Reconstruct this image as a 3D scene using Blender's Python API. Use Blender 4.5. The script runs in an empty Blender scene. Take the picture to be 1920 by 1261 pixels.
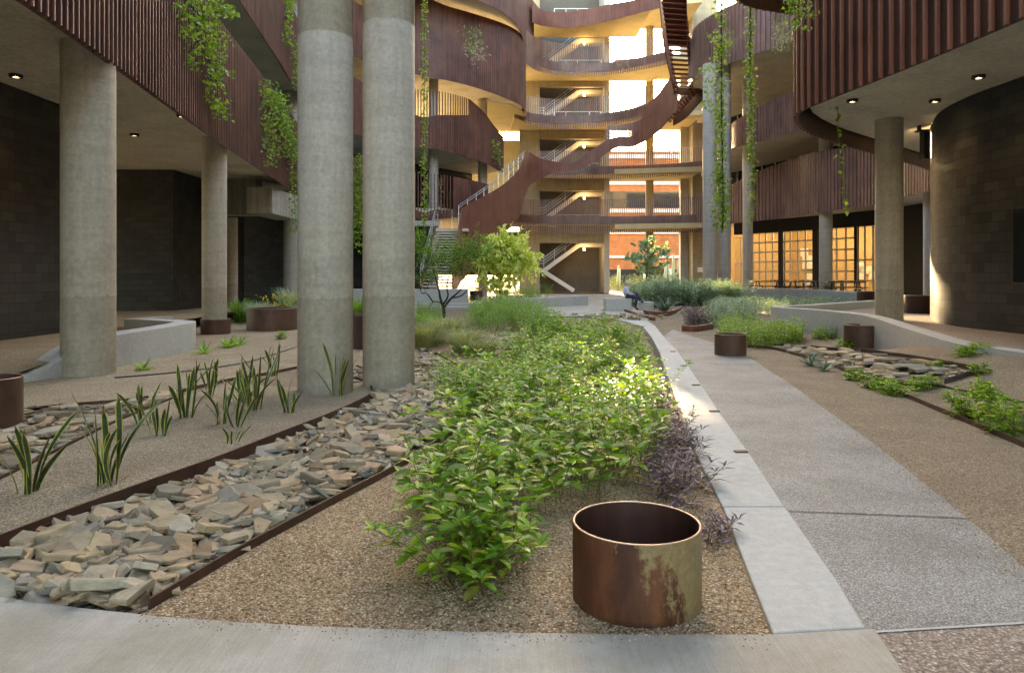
import bpy, bmesh, math, random
from mathutils import Vector, Matrix
from mathutils.geometry import delaunay_2d_cdt
R = math.radians
scene = bpy.context.scene
COL = scene.collection

# ---------------------------------------------------------------- camera
F, HZ, EYE = 1330.0, 515.0, 1.56          # focal length in photo pixels, horizon row, eye height (m)
cam = bpy.data.cameras.new('camera')
cam.sensor_width = 36; cam.lens = 36*F/1920; cam.shift_y = -(630.5-HZ)/1920
cam.clip_start = .05; cam.clip_end = 2000
camo = bpy.data.objects.new('camera', cam); COL.objects.link(camo)
camo.location = (0, 0, EYE); camo.rotation_euler = (R(90), 0, 0)
scene.camera = camo

# ---------------------------------------------------------------- sky, sun, exposure
SUN = Vector((-1.55, 51, 13.3)).normalized()
elev = math.asin(SUN.z); azim = math.atan2(SUN.x, SUN.y)
world = bpy.data.worlds.new('World'); scene.world = world; world.use_nodes = True
nt = world.node_tree
sky = nt.nodes.new('ShaderNodeTexSky'); sky.sky_type = 'NISHITA'; sky.sun_disc = False
sky.sun_elevation = elev; sky.sun_rotation = azim; sky.air_density = 1.0; sky.dust_density = 2.5; sky.ozone_density = 1.0
nt.links.new(sky.outputs[0], nt.nodes['Background'].inputs[0])
nt.nodes['Background'].inputs[1].default_value = 0.15
sl = bpy.data.lights.new('sun', 'SUN'); sl.energy = 2.8; sl.angle = R(.5); sl.color = (1, .80, .52)
so = bpy.data.objects.new('sun', sl); COL.objects.link(so)
so.rotation_euler = SUN.to_track_quat('Z', 'Y').to_euler()
scene.view_settings.view_transform = 'Standard'; scene.view_settings.look = 'None'
scene.view_settings.gamma = 1; scene.view_settings.exposure = 3.85
scene.view_settings.use_white_balance = True; scene.view_settings.white_balance_temperature = 8300; scene.view_settings.white_balance_tint = 11
scene.cycles.max_bounces = 8; scene.cycles.diffuse_bounces = 5; scene.cycles.transparent_max_bounces = 12
scene.cycles.sample_clamp_indirect = 6.0
scene.cycles.use_denoising = True

# ---------------------------------------------------------------- helpers
def sm(a, b, t):
    t = max(0., min(1., (t-a)/(b-a))); return t*t*(3-2*t)
def interp(tab, y):
    if y <= tab[0][0]: return tab[0][1]
    for (a, u), (b, v) in zip(tab, tab[1:]):
        if y <= b: return u+(v-u)*(y-a)/(b-a)
    return tab[-1][1]
CURB = [(2.5,1.2),(3.1,1.36),(4.8,1.63),(6.2,1.84),(8,2.13),(10,2.5),(12.3,2.85),(14.6,3.2),(17.7,3.65),(21.5,4.2),(23.5,4.55)]
EDGR = [(5,4.5),(6.6,4.75),(8.6,5.05),(12.5,5.65),(16,5.6),(30,5.6)]
def gz(x, y):
    z = -.04
    c = interp(CURB, y)
    left = 1-sm(-.15, .15, x-c)
    if y < 32: z -= .26*sm(5, 12, y)*sm(-5.5, -2.5, x)*left*(1-sm(17, 25, y))
    e = interp(EDGR, y)
    z += .44*sm(.1, 2.0, x-e)*sm(2, 6, y)*(1-sm(11.5, 15.5, y))
    z += .16*sm(.4, 2.0, x-e)*sm(15, 20, y)*(1-sm(34, 40, y))
    return z
def Z(py, Y): return EYE-(py-HZ)/F*Y
def X(px, Y): return (px-960)/F*Y
def P(px, py, Y): return Vector((X(px, Y), Y, Z(py, Y)))
def G(px, py, z=None):
    h = gz(0, 5) if z is None else z
    for _ in range(30):
        y = min(F*(EYE-h)/(py-HZ), 200)
        if z is not None: break
        h = .5*h+.5*gz(X(px, y), y)
    return Vector((X(px, y), y, EYE-(py-HZ)/F*y))

class MB:
    def __init__(s): s.v = []; s.f = []; s.uv = None
    def add(s, vs, fs):
        n = len(s.v); s.v += [tuple(v) for v in vs]; s.f += [tuple(i+n for i in f) for f in fs]; return s
    def box(s, a, b):
        (x0,y0,z0),(x1,y1,z1) = a, b
        return s.add([(x0,y0,z0),(x1,y0,z0),(x1,y1,z0),(x0,y1,z0),(x0,y0,z1),(x1,y0,z1),(x1,y1,z1),(x0,y1,z1)],
                     [(3,2,1,0),(4,5,6,7),(0,1,5,4),(1,2,6,5),(2,3,7,6),(3,0,4,7)])
    def obox(s, c, ux, uy, uz):              # oriented box: centre + half axes
        c, ux, uy, uz = map(Vector, (c, ux, uy, uz))
        vs = [c+ux*a+uy*b+uz*d for d in (-1,1) for a,b in ((-1,-1),(1,-1),(1,1),(-1,1))]
        return s.add(vs, [(3,2,1,0),(4,5,6,7),(0,1,5,4),(1,2,6,5),(2,3,7,6),(3,0,4,7)])
    def bar(s, a, b, w, h=None):
        a, b = Vector(a), Vector(b); d = (b-a); u = d.normalized()
        up = Vector((0,0,1)) if abs(u.z) < .95 else Vector((0,1,0))
        r = u.cross(up).normalized(); q = r.cross(u)
        return s.obox((a+b)/2, d/2, r*w/2, q*(h or w)/2)
    def tube(s, pts, rad, n=8, cap=True):
        pts = [Vector(p) for p in pts]; rs = rad if hasattr(rad, '__len__') else [rad]*len(pts)
        vs = []; fs = []; ref = None
        for i, p in enumerate(pts):
            t = (pts[min(i+1, len(pts)-1)]-pts[max(i-1, 0)])
            t = t.normalized() if t.length > 1e-9 else Vector((0,0,1))
            if ref is None: ref = t.orthogonal().normalized()
            a = (ref-t*ref.dot(t)); a = a.normalized() if a.length > 1e-6 else t.orthogonal().normalized(); ref = a; b = t.cross(a)
            vs += [p+(a*math.cos(2*math.pi*k/n)+b*math.sin(2*math.pi*k/n))*rs[i] for k in range(n)]
        for i in range(len(pts)-1):
            fs += [(i*n+k, i*n+(k+1)%n, (i+1)*n+(k+1)%n, (i+1)*n+k) for k in range(n)]
        if cap: fs += [tuple(range(n-1, -1, -1)), tuple((len(pts)-1)*n+k for k in range(n))]
        return s.add(vs, fs)
    def lathe(s, c, prof, n=48, close=False):
        c = Vector(c); vs = [c+Vector((r*math.cos(2*math.pi*k/n), r*math.sin(2*math.pi*k/n), z)) for r, z in prof for k in range(n)]
        m = len(prof); fs = []
        for i in range(m if close else m-1):
            j = (i+1) % m
            fs += [(i*n+k, i*n+(k+1)%n, j*n+(k+1)%n, j*n+k) for k in range(n)]
        return s.add(vs, fs)
    def prism(s, poly, z0, z1):              # poly: list of (x, y) or (x, y, ztop)
        area = sum(a[0]*b[1]-b[0]*a[1] for a, b in zip(poly, poly[1:]+poly[:1]))
        if area < 0: poly = poly[::-1]
        n = len(poly)
        vs = [(p[0], p[1], z0) for p in poly]+[(p[0], p[1], p[2] if len(p) > 2 else z1) for p in poly]
        fs = [tuple(range(n-1, -1, -1)), tuple(range(n, 2*n))]+[(i, (i+1)%n, n+(i+1)%n, n+i) for i in range(n)]
        return s.add(vs, fs)
    def build(s, name, mat, parent=None, smooth=False, bevel=0, uv=None):
        me = bpy.data.meshes.new(name); me.from_pydata(s.v, [], s.f)
        for m in (mat if isinstance(mat, (list, tuple)) else [mat]): me.materials.append(m)
        if uv:
            ul = me.uv_layers.new(name='UVMap')
            for l in me.loops: ul.data[l.index].uv = uv[l.vertex_index]
        if smooth: me.polygons.foreach_set('use_smooth', [True]*len(me.polygons))
        me.update()
        o = bpy.data.objects.new(name, me); COL.objects.link(o)
        if bevel:
            b = o.modifiers.new('Bevel', 'BEVEL'); b.width = bevel; b.segments = 2; b.limit_method = 'ANGLE'; b.angle_limit = R(40)
        if parent is not None:
            o.parent = parent; o.matrix_parent_inverse = INV[parent.name] if parent.name in INV else Matrix()
        return o
INV = {}
def tag(o, label=None, cat=None, group=None, kind=None):
    if label: o['label'] = label
    if cat: o['category'] = cat
    if group: o['group'] = group
    if kind: o['kind'] = kind
    return o
def thing(name, label, cat, loc=(0,0,0), group=None):
    o = bpy.data.objects.new(name, None); COL.objects.link(o); o.location = loc; o.empty_display_size = .2
    INV[o.name] = Matrix.Translation(-Vector(loc))
    return tag(o, label, cat, group)
def dup(root, loc, label, rot=0):
    r = root.copy(); COL.objects.link(r); r.location = loc; r.rotation_euler = (0,0,rot); r['label'] = label
    for ch in root.children:
        c = ch.copy(); COL.objects.link(c); c.parent = r
        for g in ch.children:
            d = g.copy(); COL.objects.link(d); d.parent = c
    return r
def catmull(pts, n=8):
    out = []; m = len(pts)
    for i in range(m-1):
        p0, p1, p2, p3 = pts[max(i-1,0)], pts[i], pts[i+1], pts[min(i+2,m-1)]
        for k in range(n):
            t = k/n; out.append(tuple(.5*((2*b)+(-a+c)*t+(2*a-5*b+4*c-d)*t*t+(-a+3*b-3*c+d)*t**3) for a,b,c,d in zip(p0,p1,p2,p3)))
    out.append(tuple(pts[-1])); return out
def resample(pts, step):
    out = [pts[0]]; acc = 0
    for a, b in zip(pts, pts[1:]):
        L = math.hypot(b[0]-a[0], b[1]-a[1])
        if L < 1e-9: continue
        s = step-acc
        while s <= L:
            t = s/L; out.append(tuple(u+(v-u)*t for u, v in zip(a, b))); s += step
        acc = L-(s-step)
    return out
def in_poly(x, y, poly):
    c = False; n = len(poly); j = n-1
    for i in range(n):
        xi, yi, xj, yj = poly[i][0], poly[i][1], poly[j][0], poly[j][1]
        if (yi > y) != (yj > y) and x < (xj-xi)*(y-yi)/(yj-yi)+xi: c = not c
        j = i
    return c
def drape(name, poly, zf, mat, step=.25, parent=None, kind='structure'):
    poly = [(p[0], p[1]) for p in poly]; b = []
    for a, c in zip(poly, poly[1:]+poly[:1]):
        L = math.hypot(c[0]-a[0], c[1]-a[1]); k = max(1, int(L/step))
        b += [(a[0]+(c[0]-a[0])*i/k, a[1]+(c[1]-a[1])*i/k) for i in range(k)]
    n = len(b); pts = [Vector(p) for p in b]
    x0, x1 = min(p[0] for p in b), max(p[0] for p in b); y0, y1 = min(p[1] for p in b), max(p[1] for p in b)
    rr = random.Random(5); y = y0+step/2
    while y < y1:
        x = x0+step/2
        while x < x1:
            if in_poly(x, y, poly): pts.append(Vector((x+rr.uniform(-.1,.1)*step, y+rr.uniform(-.1,.1)*step)))
            x += step
        y += step
    vs, es, fs = delaunay_2d_cdt(pts, [(i, (i+1)%n) for i in range(n)], [], 1, 1e-5)[:3]
    m = MB(); m.v = [(v.x, v.y, zf(v.x, v.y)) for v in vs]
    m.f = []
    for f in fs:
        a, b_, c = (vs[i] for i in f[:3])
        m.f.append(tuple(f) if (b_-a).cross(c-a) > 0 else tuple(f[::-1]))
    o = m.build(name, mat, parent, smooth=True)
    if parent is None: tag(o, kind=kind)
    return o

# ---------------------------------------------------------------- materials
def mat_base(name):
    m = bpy.data.materials.new(name); m.use_nodes = True; t = m.node_tree
    return m, t, t.nodes['Principled BSDF']
def nd(t, typ, **kw):
    n = t.nodes.new(typ)
    for k, v in kw.items():
        if hasattr(n, k): setattr(n, k, v)
        else: n.inputs[k.replace('_', ' ')].default_value = v
    return n
def ramp(t, fac, stops):
    r = t.nodes.new('ShaderNodeValToRGB'); e = r.color_ramp.elements
    while len(e) < len(stops): e.new(.5)
    for el, (p, c) in zip(e, stops): el.position = p; el.color = (*c, 1)
    t.links.new(fac, r.inputs[0]); return r.outputs[0]
def mix(t, fac, a, b, mode='MIX'):
    n = t.nodes.new('ShaderNodeMix'); n.data_type = 'RGBA'; n.blend_type = mode
    for i, v in ((0, fac), (6, a), (7, b)):
        if hasattr(v, 'node'): t.links.new(v, n.inputs[i])
        else: n.inputs[i].default_value = v if i == 0 else (*v, 1)
    return n.outputs[2]
def coord(t, scale=(1,1,1), kind='Object', loc=(0,0,0)):
    c = t.nodes.new('ShaderNodeTexCoord'); m = t.nodes.new('ShaderNodeMapping')
    m.inputs['Scale'].default_value = scale; m.inputs['Location'].default_value = loc
    t.links.new(c.outputs[kind], m.inputs[0]); return m.outputs[0]
def noise(t, vec, scale, detail=4, rough=.6):
    n = t.nodes.new('ShaderNodeTexNoise'); n.inputs['Scale'].default_value = scale; n.inputs['Detail'].default_value = detail
    n.inputs['Roughness'].default_value = rough; t.links.new(vec, n.inputs['Vector']); return n.outputs[0]
def bump(t, h, strength, dist, bsdf):
    b = t.nodes.new('ShaderNodeBump'); b.inputs['Strength'].default_value = strength; b.inputs['Distance'].default_value = dist
    t.links.new(h, b.inputs['Height']); t.links.new(b.outputs[0], bsdf.inputs['Normal'])
def concrete(name, c, rough=.8, var=.22, lift=None, streak=False, sv=.8, broom=False):
    m, t, b = mat_base(name); v = coord(t)
    n1 = noise(t, v, .9, 6, .65); n2 = noise(t, v, 14, 5, .7); n3 = noise(t, v, 120, 2)
    dark = tuple(x*(1-var*1.6) for x in c); lite = tuple(min(1, x*(1+var)) for x in c)
    col = ramp(t, n1, [(.3, dark), (.5, c), (.72, lite)])
    col = mix(t, .55, col, ramp(t, n2, [(.3, dark), (.65, lite)]))
    col = mix(t, .35, col, ramp(t, n3, [(.35, (.55,.55,.53)), (.6, (1,1,1))]), 'MULTIPLY')
    if streak:
        n4 = noise(t, coord(t, (3.5, 3.5, .25)), 2, 5, .7)
        col = mix(t, sv, col, ramp(t, n4, [(.38, (.60,.58,.52)), (.6, (1,1,1))]), 'MULTIPLY')
        n5 = noise(t, coord(t, (.6, .6, 5)), 1.6, 3, .6)
        col = mix(t, .45, col, ramp(t, n5, [(.35, (.78,.77,.73)), (.6, (1,1,1))]), 'MULTIPLY')
    if broom:
        c_ = t.nodes.new('ShaderNodeTexCoord'); mp = t.nodes.new('ShaderNodeMapping'); mp.inputs['Rotation'].default_value = (0,0,R(32)); mp.inputs['Scale'].default_value = (90,2.5,1)
        t.links.new(c_.outputs['Object'], mp.inputs[0]); col = mix(t, .35, col, ramp(t, noise(t, mp.outputs[0], 1, 4), [(.35,(.72,.71,.69)),(.62,(1.05,1.05,1.04))]), 'MULTIPLY')
        n6 = noise(t, coord(t, loc=(2,5,0)), 1.1, 4); col = mix(t, .7, col, ramp(t, n6, [(.42,(.72,.68,.60)),(.6,(1,1,1))]), 'MULTIPLY')
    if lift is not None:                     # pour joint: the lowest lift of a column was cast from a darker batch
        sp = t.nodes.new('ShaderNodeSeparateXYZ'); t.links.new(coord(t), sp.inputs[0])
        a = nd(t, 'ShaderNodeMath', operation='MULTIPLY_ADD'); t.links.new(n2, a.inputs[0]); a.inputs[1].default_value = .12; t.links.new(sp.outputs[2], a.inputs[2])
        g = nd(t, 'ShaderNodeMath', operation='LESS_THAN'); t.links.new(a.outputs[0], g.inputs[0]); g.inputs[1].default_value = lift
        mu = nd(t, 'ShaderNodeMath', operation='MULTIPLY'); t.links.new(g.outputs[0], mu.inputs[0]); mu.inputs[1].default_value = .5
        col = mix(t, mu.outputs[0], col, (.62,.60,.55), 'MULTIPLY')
    t.links.new(col, b.inputs['Base Color']); b.inputs['Roughness'].default_value = rough
    b.inputs['Specular IOR Level'].default_value = .3
    hh = mix(t, .5, n2, n3); bump(t, hh, .35, .01, b)
    return m
def corten(name, cs, streak=.22, rough=.55, spec=.45):
    m, t, b = mat_base(name)
    n1 = noise(t, coord(t, (5, 5, streak)), 1.6, 6, .68); n2 = noise(t, coord(t), 1.1, 5, .6); n3 = noise(t, coord(t), 40, 4, .7)
    col = ramp(t, n1, [(.28, cs[0]), (.5, cs[1]), (.72, cs[2])])
    col = mix(t, .35, col, ramp(t, n2, [(.35, cs[0]), (.65, cs[2])]))
    col = mix(t, .35, col, ramp(t, n3, [(.35, (.6,.55,.55)), (.65, (1,1,1))]), 'MULTIPLY')
    t.links.new(col, b.inputs['Base Color']); b.inputs['Specular IOR Level'].default_value = spec
    r = nd(t, 'ShaderNodeMapRange'); t.links.new(n3, r.inputs[0]); r.inputs[3].default_value = rough-.13; r.inputs[4].default_value = rough+.2
    t.links.new(r.outputs[0], b.inputs['Roughness']); bump(t, n3, .2, .006, b)
    return m
def plain(name, c, rough=.6, metal=0, spec=.4, emit=None, es=0):
    m, t, b = mat_base(name); v = coord(t)
    n = noise(t, v, 9, 5); col = ramp(t, n, [(.3, tuple(x*.8 for x in c)), (.7, tuple(min(1, x*1.15) for x in c))])
    t.links.new(col, b.inputs['Base Color']); b.inputs['Roughness'].default_value = rough
    b.inputs['Metallic'].default_value = metal; b.inputs['Specular IOR Level'].default_value = spec
    if emit: b.inputs['Emission Color'].default_value = (*emit, 1); b.inputs['Emission Strength'].default_value = es
    return m
def gravel(name, cols, scale, bs=.6, dist=.012, patch=.25, rough=.9):
    m, t, b = mat_base(name); v = coord(t)
    dn = t.nodes.new('ShaderNodeTexNoise'); dn.inputs['Scale'].default_value = scale*.6; t.links.new(v, dn.inputs['Vector'])
    vv = nd(t, 'ShaderNodeVectorMath', operation='MULTIPLY_ADD'); t.links.new(dn.outputs[1], vv.inputs[0]); vv.inputs[1].default_value = (.9/scale,)*3; t.links.new(v, vv.inputs[2])
    vo = t.nodes.new('ShaderNodeTexVoronoi'); vo.inputs['Scale'].default_value = scale; t.links.new(vv.outputs[0], vo.inputs['Vector'])
    sp = t.nodes.new('ShaderNodeSeparateColor'); t.links.new(vo.outputs['Color'], sp.inputs[0])
    k = len(cols); col = ramp(t, sp.outputs[0], [(i/(k-1)*.98+.01, c) for i, c in enumerate(cols)])
    col = mix(t, .75, col, ramp(t, vo.outputs['Distance'], [(.25, (1,1,1)), (.62, (.35,.32,.3))]), 'MULTIPLY')
    n = noise(t, v, 1.3, 5, .6)
    col = mix(t, patch*2, col, ramp(t, n, [(.3, (.62,.6,.57)), (.65, (1,1,1))]), 'MULTIPLY')
    t.links.new(col, b.inputs['Base Color']); b.inputs['Roughness'].default_value = rough; b.inputs['Specular IOR Level'].default_value = .25
    inv = nd(t, 'ShaderNodeMath', operation='SUBTRACT'); inv.inputs[0].default_value = 1; t.links.new(vo.outputs['Distance'], inv.inputs[1])
    bump(t, inv.outputs[0], bs, dist, b)
    return m
def leafmat(name, cols, rough=.4, trans=.35, spec=.5, tcol=None):
    m, t, b = mat_base(name)
    g = t.nodes.new('ShaderNodeNewGeometry'); k = len(cols)
    col = ramp(t, g.outputs['Random Per Island'], [(i/(k-1), c) for i, c in enumerate(cols)])
    n = noise(t, coord(t), 2.2, 3)
    col = mix(t, .5, col, ramp(t, n, [(.3, (.62,.66,.55)), (.65, (1.0,1.0,1.0))]), 'MULTIPLY')
    t.links.new(col, b.inputs['Base Color']); b.inputs['Roughness'].default_value = rough; b.inputs['Specular IOR Level'].default_value = spec
    tr = t.nodes.new('ShaderNodeBsdfTranslucent')
    t.links.new(mix(t, 1, col, tcol or (1.5,1.7,.8), 'MULTIPLY'), tr.inputs[0])
    ms = t.nodes.new('ShaderNodeMixShader'); ms.inputs[0].default_value = trans
    t.links.new(b.outputs[0], ms.inputs[1]); t.links.new(tr.outputs[0], ms.inputs[2]); t.links.new(ms.outputs[0], t.nodes['Material Output'].inputs[0])
    return m
def blocks(name, cs, mortar, bw=.4, bh=.2):
    m, t, b = mat_base(name)
    c = t.nodes.new('ShaderNodeTexCoord'); br = t.nodes.new('ShaderNodeTexBrick')
    t.links.new(c.outputs['UV'], br.inputs['Vector']); br.inputs['Scale'].default_value = 1
    br.inputs['Brick Width'].default_value = bw; br.inputs['Row Height'].default_value = bh; br.inputs['Mortar Size'].default_value = .007
    br.inputs['Color1'].default_value = (*cs[0], 1); br.inputs['Color2'].default_value = (*cs[1], 1); br.inputs['Mortar'].default_value = (*mortar, 1)
    br.inputs['Bias'].default_value = -.1
    n = noise(t, coord(t), 1.2, 5); n2 = noise(t, coord(t), 60, 4)
    col = mix(t, .7, br.outputs[0], ramp(t, n, [(.3, (.6,.6,.6)), (.7, (1.2,1.15,1.1))]), 'MULTIPLY')
    col = mix(t, .4, col, ramp(t, n2, [(.3, (.6,.6,.6)), (.7, (1.1,1.1,1.1))]), 'MULTIPLY')
    t.links.new(col, b.inputs['Base Color']); b.inputs['Roughness'].default_value = .75; b.inputs['Specular IOR Level'].default_value = .35
    inv = nd(t, 'ShaderNodeMath', operation='SUBTRACT'); inv.inputs[0].default_value = 1; t.links.new(br.outputs[1], inv.inputs[1])
    ad = nd(t, 'ShaderNodeMath', operation='MULTIPLY_ADD'); t.links.new(n2, ad.inputs[0]); ad.inputs[1].default_value = .3; t.links.new(inv.outputs[0], ad.inputs[2])
    bump(t, ad.outputs[0], .6, .008, b)
    return m

M = {}
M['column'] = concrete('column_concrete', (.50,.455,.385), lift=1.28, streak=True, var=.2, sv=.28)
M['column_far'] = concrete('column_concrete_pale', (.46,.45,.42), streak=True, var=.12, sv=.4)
M['soffit'] = concrete('soffit_concrete', (.60,.56,.46), var=.3)
M['soffit_warm_lit'] = concrete('soffit_concrete_warm_lit', (.52,.44,.26), var=.18)  # yellow bounced sunlight put into the base colour
M['wall'] = concrete('wall_concrete', (.38,.37,.33), streak=True, var=.15)
M['bench'] = concrete('bench_concrete', (.42,.42,.40), var=.16)
M['slab'] = concrete('slab_concrete', (.43,.405,.36), var=.10, broom=True)
M['tower'] = concrete('tower_concrete', (.37,.315,.215), streak=True, var=.25, sv=.55)  # golden light on grey concrete put into the base colour
M['corten'] = corten('corten_screen', ((.040,.017,.014), (.120,.045,.032), (.24,.10,.062)))
M['corten_red'] = corten('corten_red', ((.085,.022,.014), (.16,.045,.028), (.23,.085,.05)))
M['corten_dark'] = corten('corten_dark', ((.022,.014,.014), (.045,.022,.02), (.085,.032,.024)))
M['corten_edge'] = corten('corten_edging', ((.035,.018,.013), (.075,.035,.022), (.13,.055,.03)), streak=3)
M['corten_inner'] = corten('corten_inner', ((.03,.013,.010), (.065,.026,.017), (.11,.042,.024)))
M['steel'] = plain('galvanised_steel', (.55,.56,.58), .35, .7)
M['dark'] = plain('dark_metal', (.025,.025,.027), .5)
M['alu'] = plain('aluminium_frame', (.42,.39,.33), .4, .3)
M['white'] = plain('white_paint', (.75,.75,.74), .6)
M['lens'] = plain('lamp_lens', (.9,.8,.6), .4, emit=(1,.72,.38), es=6)
M['gravel'] = gravel('pinkish_gravel', [(.17,.10,.05), (.52,.36,.20), (.68,.50,.31), (.38,.245,.13), (.88,.72,.52)], 76, 1.0, .014)
M['sand'] = gravel('tan_granite_fines', [(.24,.18,.11), (.44,.35,.235), (.52,.42,.29), (.38,.295,.19), (.62,.52,.38)], 80, .7, .008, .3)
M['sand_brown'] = gravel('brown_granite_fines', [(.18,.135,.09), (.34,.265,.18), (.42,.33,.225), (.28,.21,.14), (.52,.43,.31)], 90, .7, .008, .3)
M['aggregate'] = gravel('grey_exposed_aggregate', [(.24,.235,.22), (.36,.355,.335), (.43,.425,.40), (.31,.30,.275), (.56,.55,.52)], 110, .3, .003, .38, .75)
M['aggregate_pink'] = gravel('pink_exposed_aggregate', [(.20,.155,.125), (.36,.29,.235), (.46,.38,.31), (.30,.23,.18), (.6,.54,.47)], 75, .35, .004, .15, .75)
M['soil'] = gravel('brown_soil', [(.10,.075,.05), (.18,.14,.095), (.25,.20,.14), (.32,.26,.19)], 34, .8, .02)
M['block'] = blocks('dark_block_masonry', ((.030,.027,.025), (.052,.046,.043)), (.017,.016,.015))
M['block2'] = blocks('grey_block_masonry', ((.034,.035,.039), (.058,.059,.064)), (.019,.019,.021))

M['corten_fin'] = corten('corten_fin', ((.10,.032,.020), (.18,.06,.035), (.26,.09,.05)))
M['corten_pale'] = corten('corten_sky_sheen', ((.08,.038,.03), (.18,.095,.078), (.31,.17,.12)), rough=.45, spec=.6)  # sheen of the sky on the rust put into a lighter colour
M['tower_inner'] = concrete('tower_inner_shaded', (.13,.115,.095), var=.3)  # shade of the stair recess put into a darker tower concrete
M['soffit_grey'] = concrete('soffit_concrete_grey', (.64,.62,.56), var=.28)
# ================================================================ ground and paths
def grid_axis(segs):
    out = []
    for a, b, s in segs:
        n = int(round((b-a)/s)); out += [a+(b-a)*i/n for i in range(n)]
    return out+[segs[-1][1]]
xs = grid_axis([(-300,-40,65),(-40,-12,4),(-12,14,.2),(14,40,2),(40,300,65)])
ys = grid_axis([(-60,-6,9),(-6,0,1),(0,34,.2),(34,70,2),(70,130,10),(130,600,100)])
m = MB(); m.v = [(x, y, gz(x, y)) for y in ys for x in xs]; nx = len(xs)
m.f = [(j*nx+i, j*nx+i+1, (j+1)*nx+i+1, (j+1)*nx+i) for j in range(len(ys)-1) for i in range(nx-1)]
tag(m.build('ground', M['sand_brown'], smooth=True), kind='structure')

slab_edge = [G(*p, 0) for p in ((-500,1010),(-250,1070),(0,1117),(150,1137),(300,1153),(450,1164),(600,1172),(870,1182),(1180,1187),(1440,1187),(1640,1176),(1667,1215),(1700,1268),(1790,1420))]
m = MB(); m.prism([(p.x, p.y) for p in slab_edge]+[(1.9,-4),(-7,-4)], -.3, 0)
tag(m.build('front_walkway', M['slab'], bevel=.008), kind='structure')

zg = lambda d: (lambda x, y: gz(x, y)+d)
def pts2(lst): return [(p.x, p.y) for p in (G(*q) for q in lst)]
curb_l = [(1450,1186),(1399,1060),(1356,949),(1305,850),(1277,772),(1255,714),(1237,661),(1222,632),(1205,611),(1159,599)]
curb_r = [(1624,1175),(1567,1082),(1472,949),(1406,850),(1352,776),(1316,722),(1289,684),(1270,657),(1246,632),(1228,610),(1213,600)]
CL = [tuple(G(*p, 0)[:2]) for p in curb_l]; CR = [tuple(G(*p, 0)[:2]) for p in curb_r]
edgeA = [(282,1147),(450,1045),(600,962),(770,868),(880,790),(905,735),(860,690),(800,655)]
EA = [tuple(G(*p)[:2]) for p in edgeA]
edgeB = [(-260,1150),(0,1040),(200,960),(400,884),(500,842),(600,800),(660,772),(692,754),(699,744),(690,728),(665,716)]
EB = [tuple(G(*p)[:2]) for p in edgeB]
edgeC = [(-200,1010),(0,918),(130,850),(215,806),(250,790),(330,756),(430,728)]
EC = [tuple(G(*p)[:2]) for p in edgeC]
edgeD = [(-60,790),(30,775),(120,764),(240,754),(330,738),(430,715),(500,703),(562,690)]
ED = [tuple(G(*p)[:2]) for p in edgeD]
# gravel bed between the near steel edging and the curb
drape('gravel_bed', [(-2.2,3.0),(-1,2.95),(.5,2.95),(1.2,3.0)]+[((a[0]+.12), a[1]) for a in CL]+[(0,25),(-1.5,22)]+EA[::-1], zg(.012), M['gravel'], .2)
# sand on the left, the island of snake plants and the two stony channels
drape('sand_bed', [(-9.8,5),(-9.8,34),(-3.5,33),(-2.0,13.5)]+ED[::-1], zg(.010), M['sand'], .3)
drape('sand_island', EB+[(-2.6,10.9),(-3.3,10.9)]+EC[::-1], zg(.075), M['sand'], .2)
drape('stream_bed', [(-3.2,3.3),(-2.0,2.95)]+EA+[(-1.9,15),(-3.2,13.5),(-2.6,10.9)]+EB[::-1], zg(.012), M['soil'], .2)
drape('second_stream_bed', EC[:5]+[ED[4], ED[3], ED[2], ED[1], (-7.2,7.5), (-6,5)], zg(.014), M['soil'], .2)
path_r = [(2040,1168),(1920,1068),(1815,975),(1640,835),(1480,720),(1380,655),(1302,633),(1262,618)]
PR = [tuple(G(*p)[:2]) for p in path_r]
drape('garden_path', [(CR[0][0]-.15, 3.138)]+[(a[0]-.1, a[1]) for a in CR[1:9]]+PR[::-1], zg(.014), M['aggregate'], .2)
pj = G(1625,1176); y1 = PR[0][1]
drape('near_path', [(.9,-4),(9,-4),(9,PR[0][1]+.25),(PR[0][0],PR[0][1]-.004),(1.6,3.14),(1.0,3.1)], zg(.018), M['aggregate_pink'], .25)
def strip(name, a, b, w, d, mat):
    a, b = Vector(a).to_2d(), Vector(b).to_2d(); q = (b-a).normalized(); q = Vector((-q.y, q.x))*w/2
    drape(name, [a-q, b-q, b+q, a+q], zg(d), mat, .2)
strip('path_joint', (1.58,3.138), PR[0], .018, .022, M['bench'])
strip('path_joint', G(1478,962), G(1818,976), .014, .019, M['soil'])
drape('plaza', [(1.2,27),(3.5,26.5),(4.7,24.6),(5.3,27),(5.7,31),(6.4,36),(8.6,44),(8.3,57),(1.0,59),(.2,45),(-4,41),(-4,36.5)], zg(.03), M['slab'], 1.0)
drape('rear_ground', [(-30,62),(60,62),(60,140),(-30,140)], zg(.03), M['sand'], 5)

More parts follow.
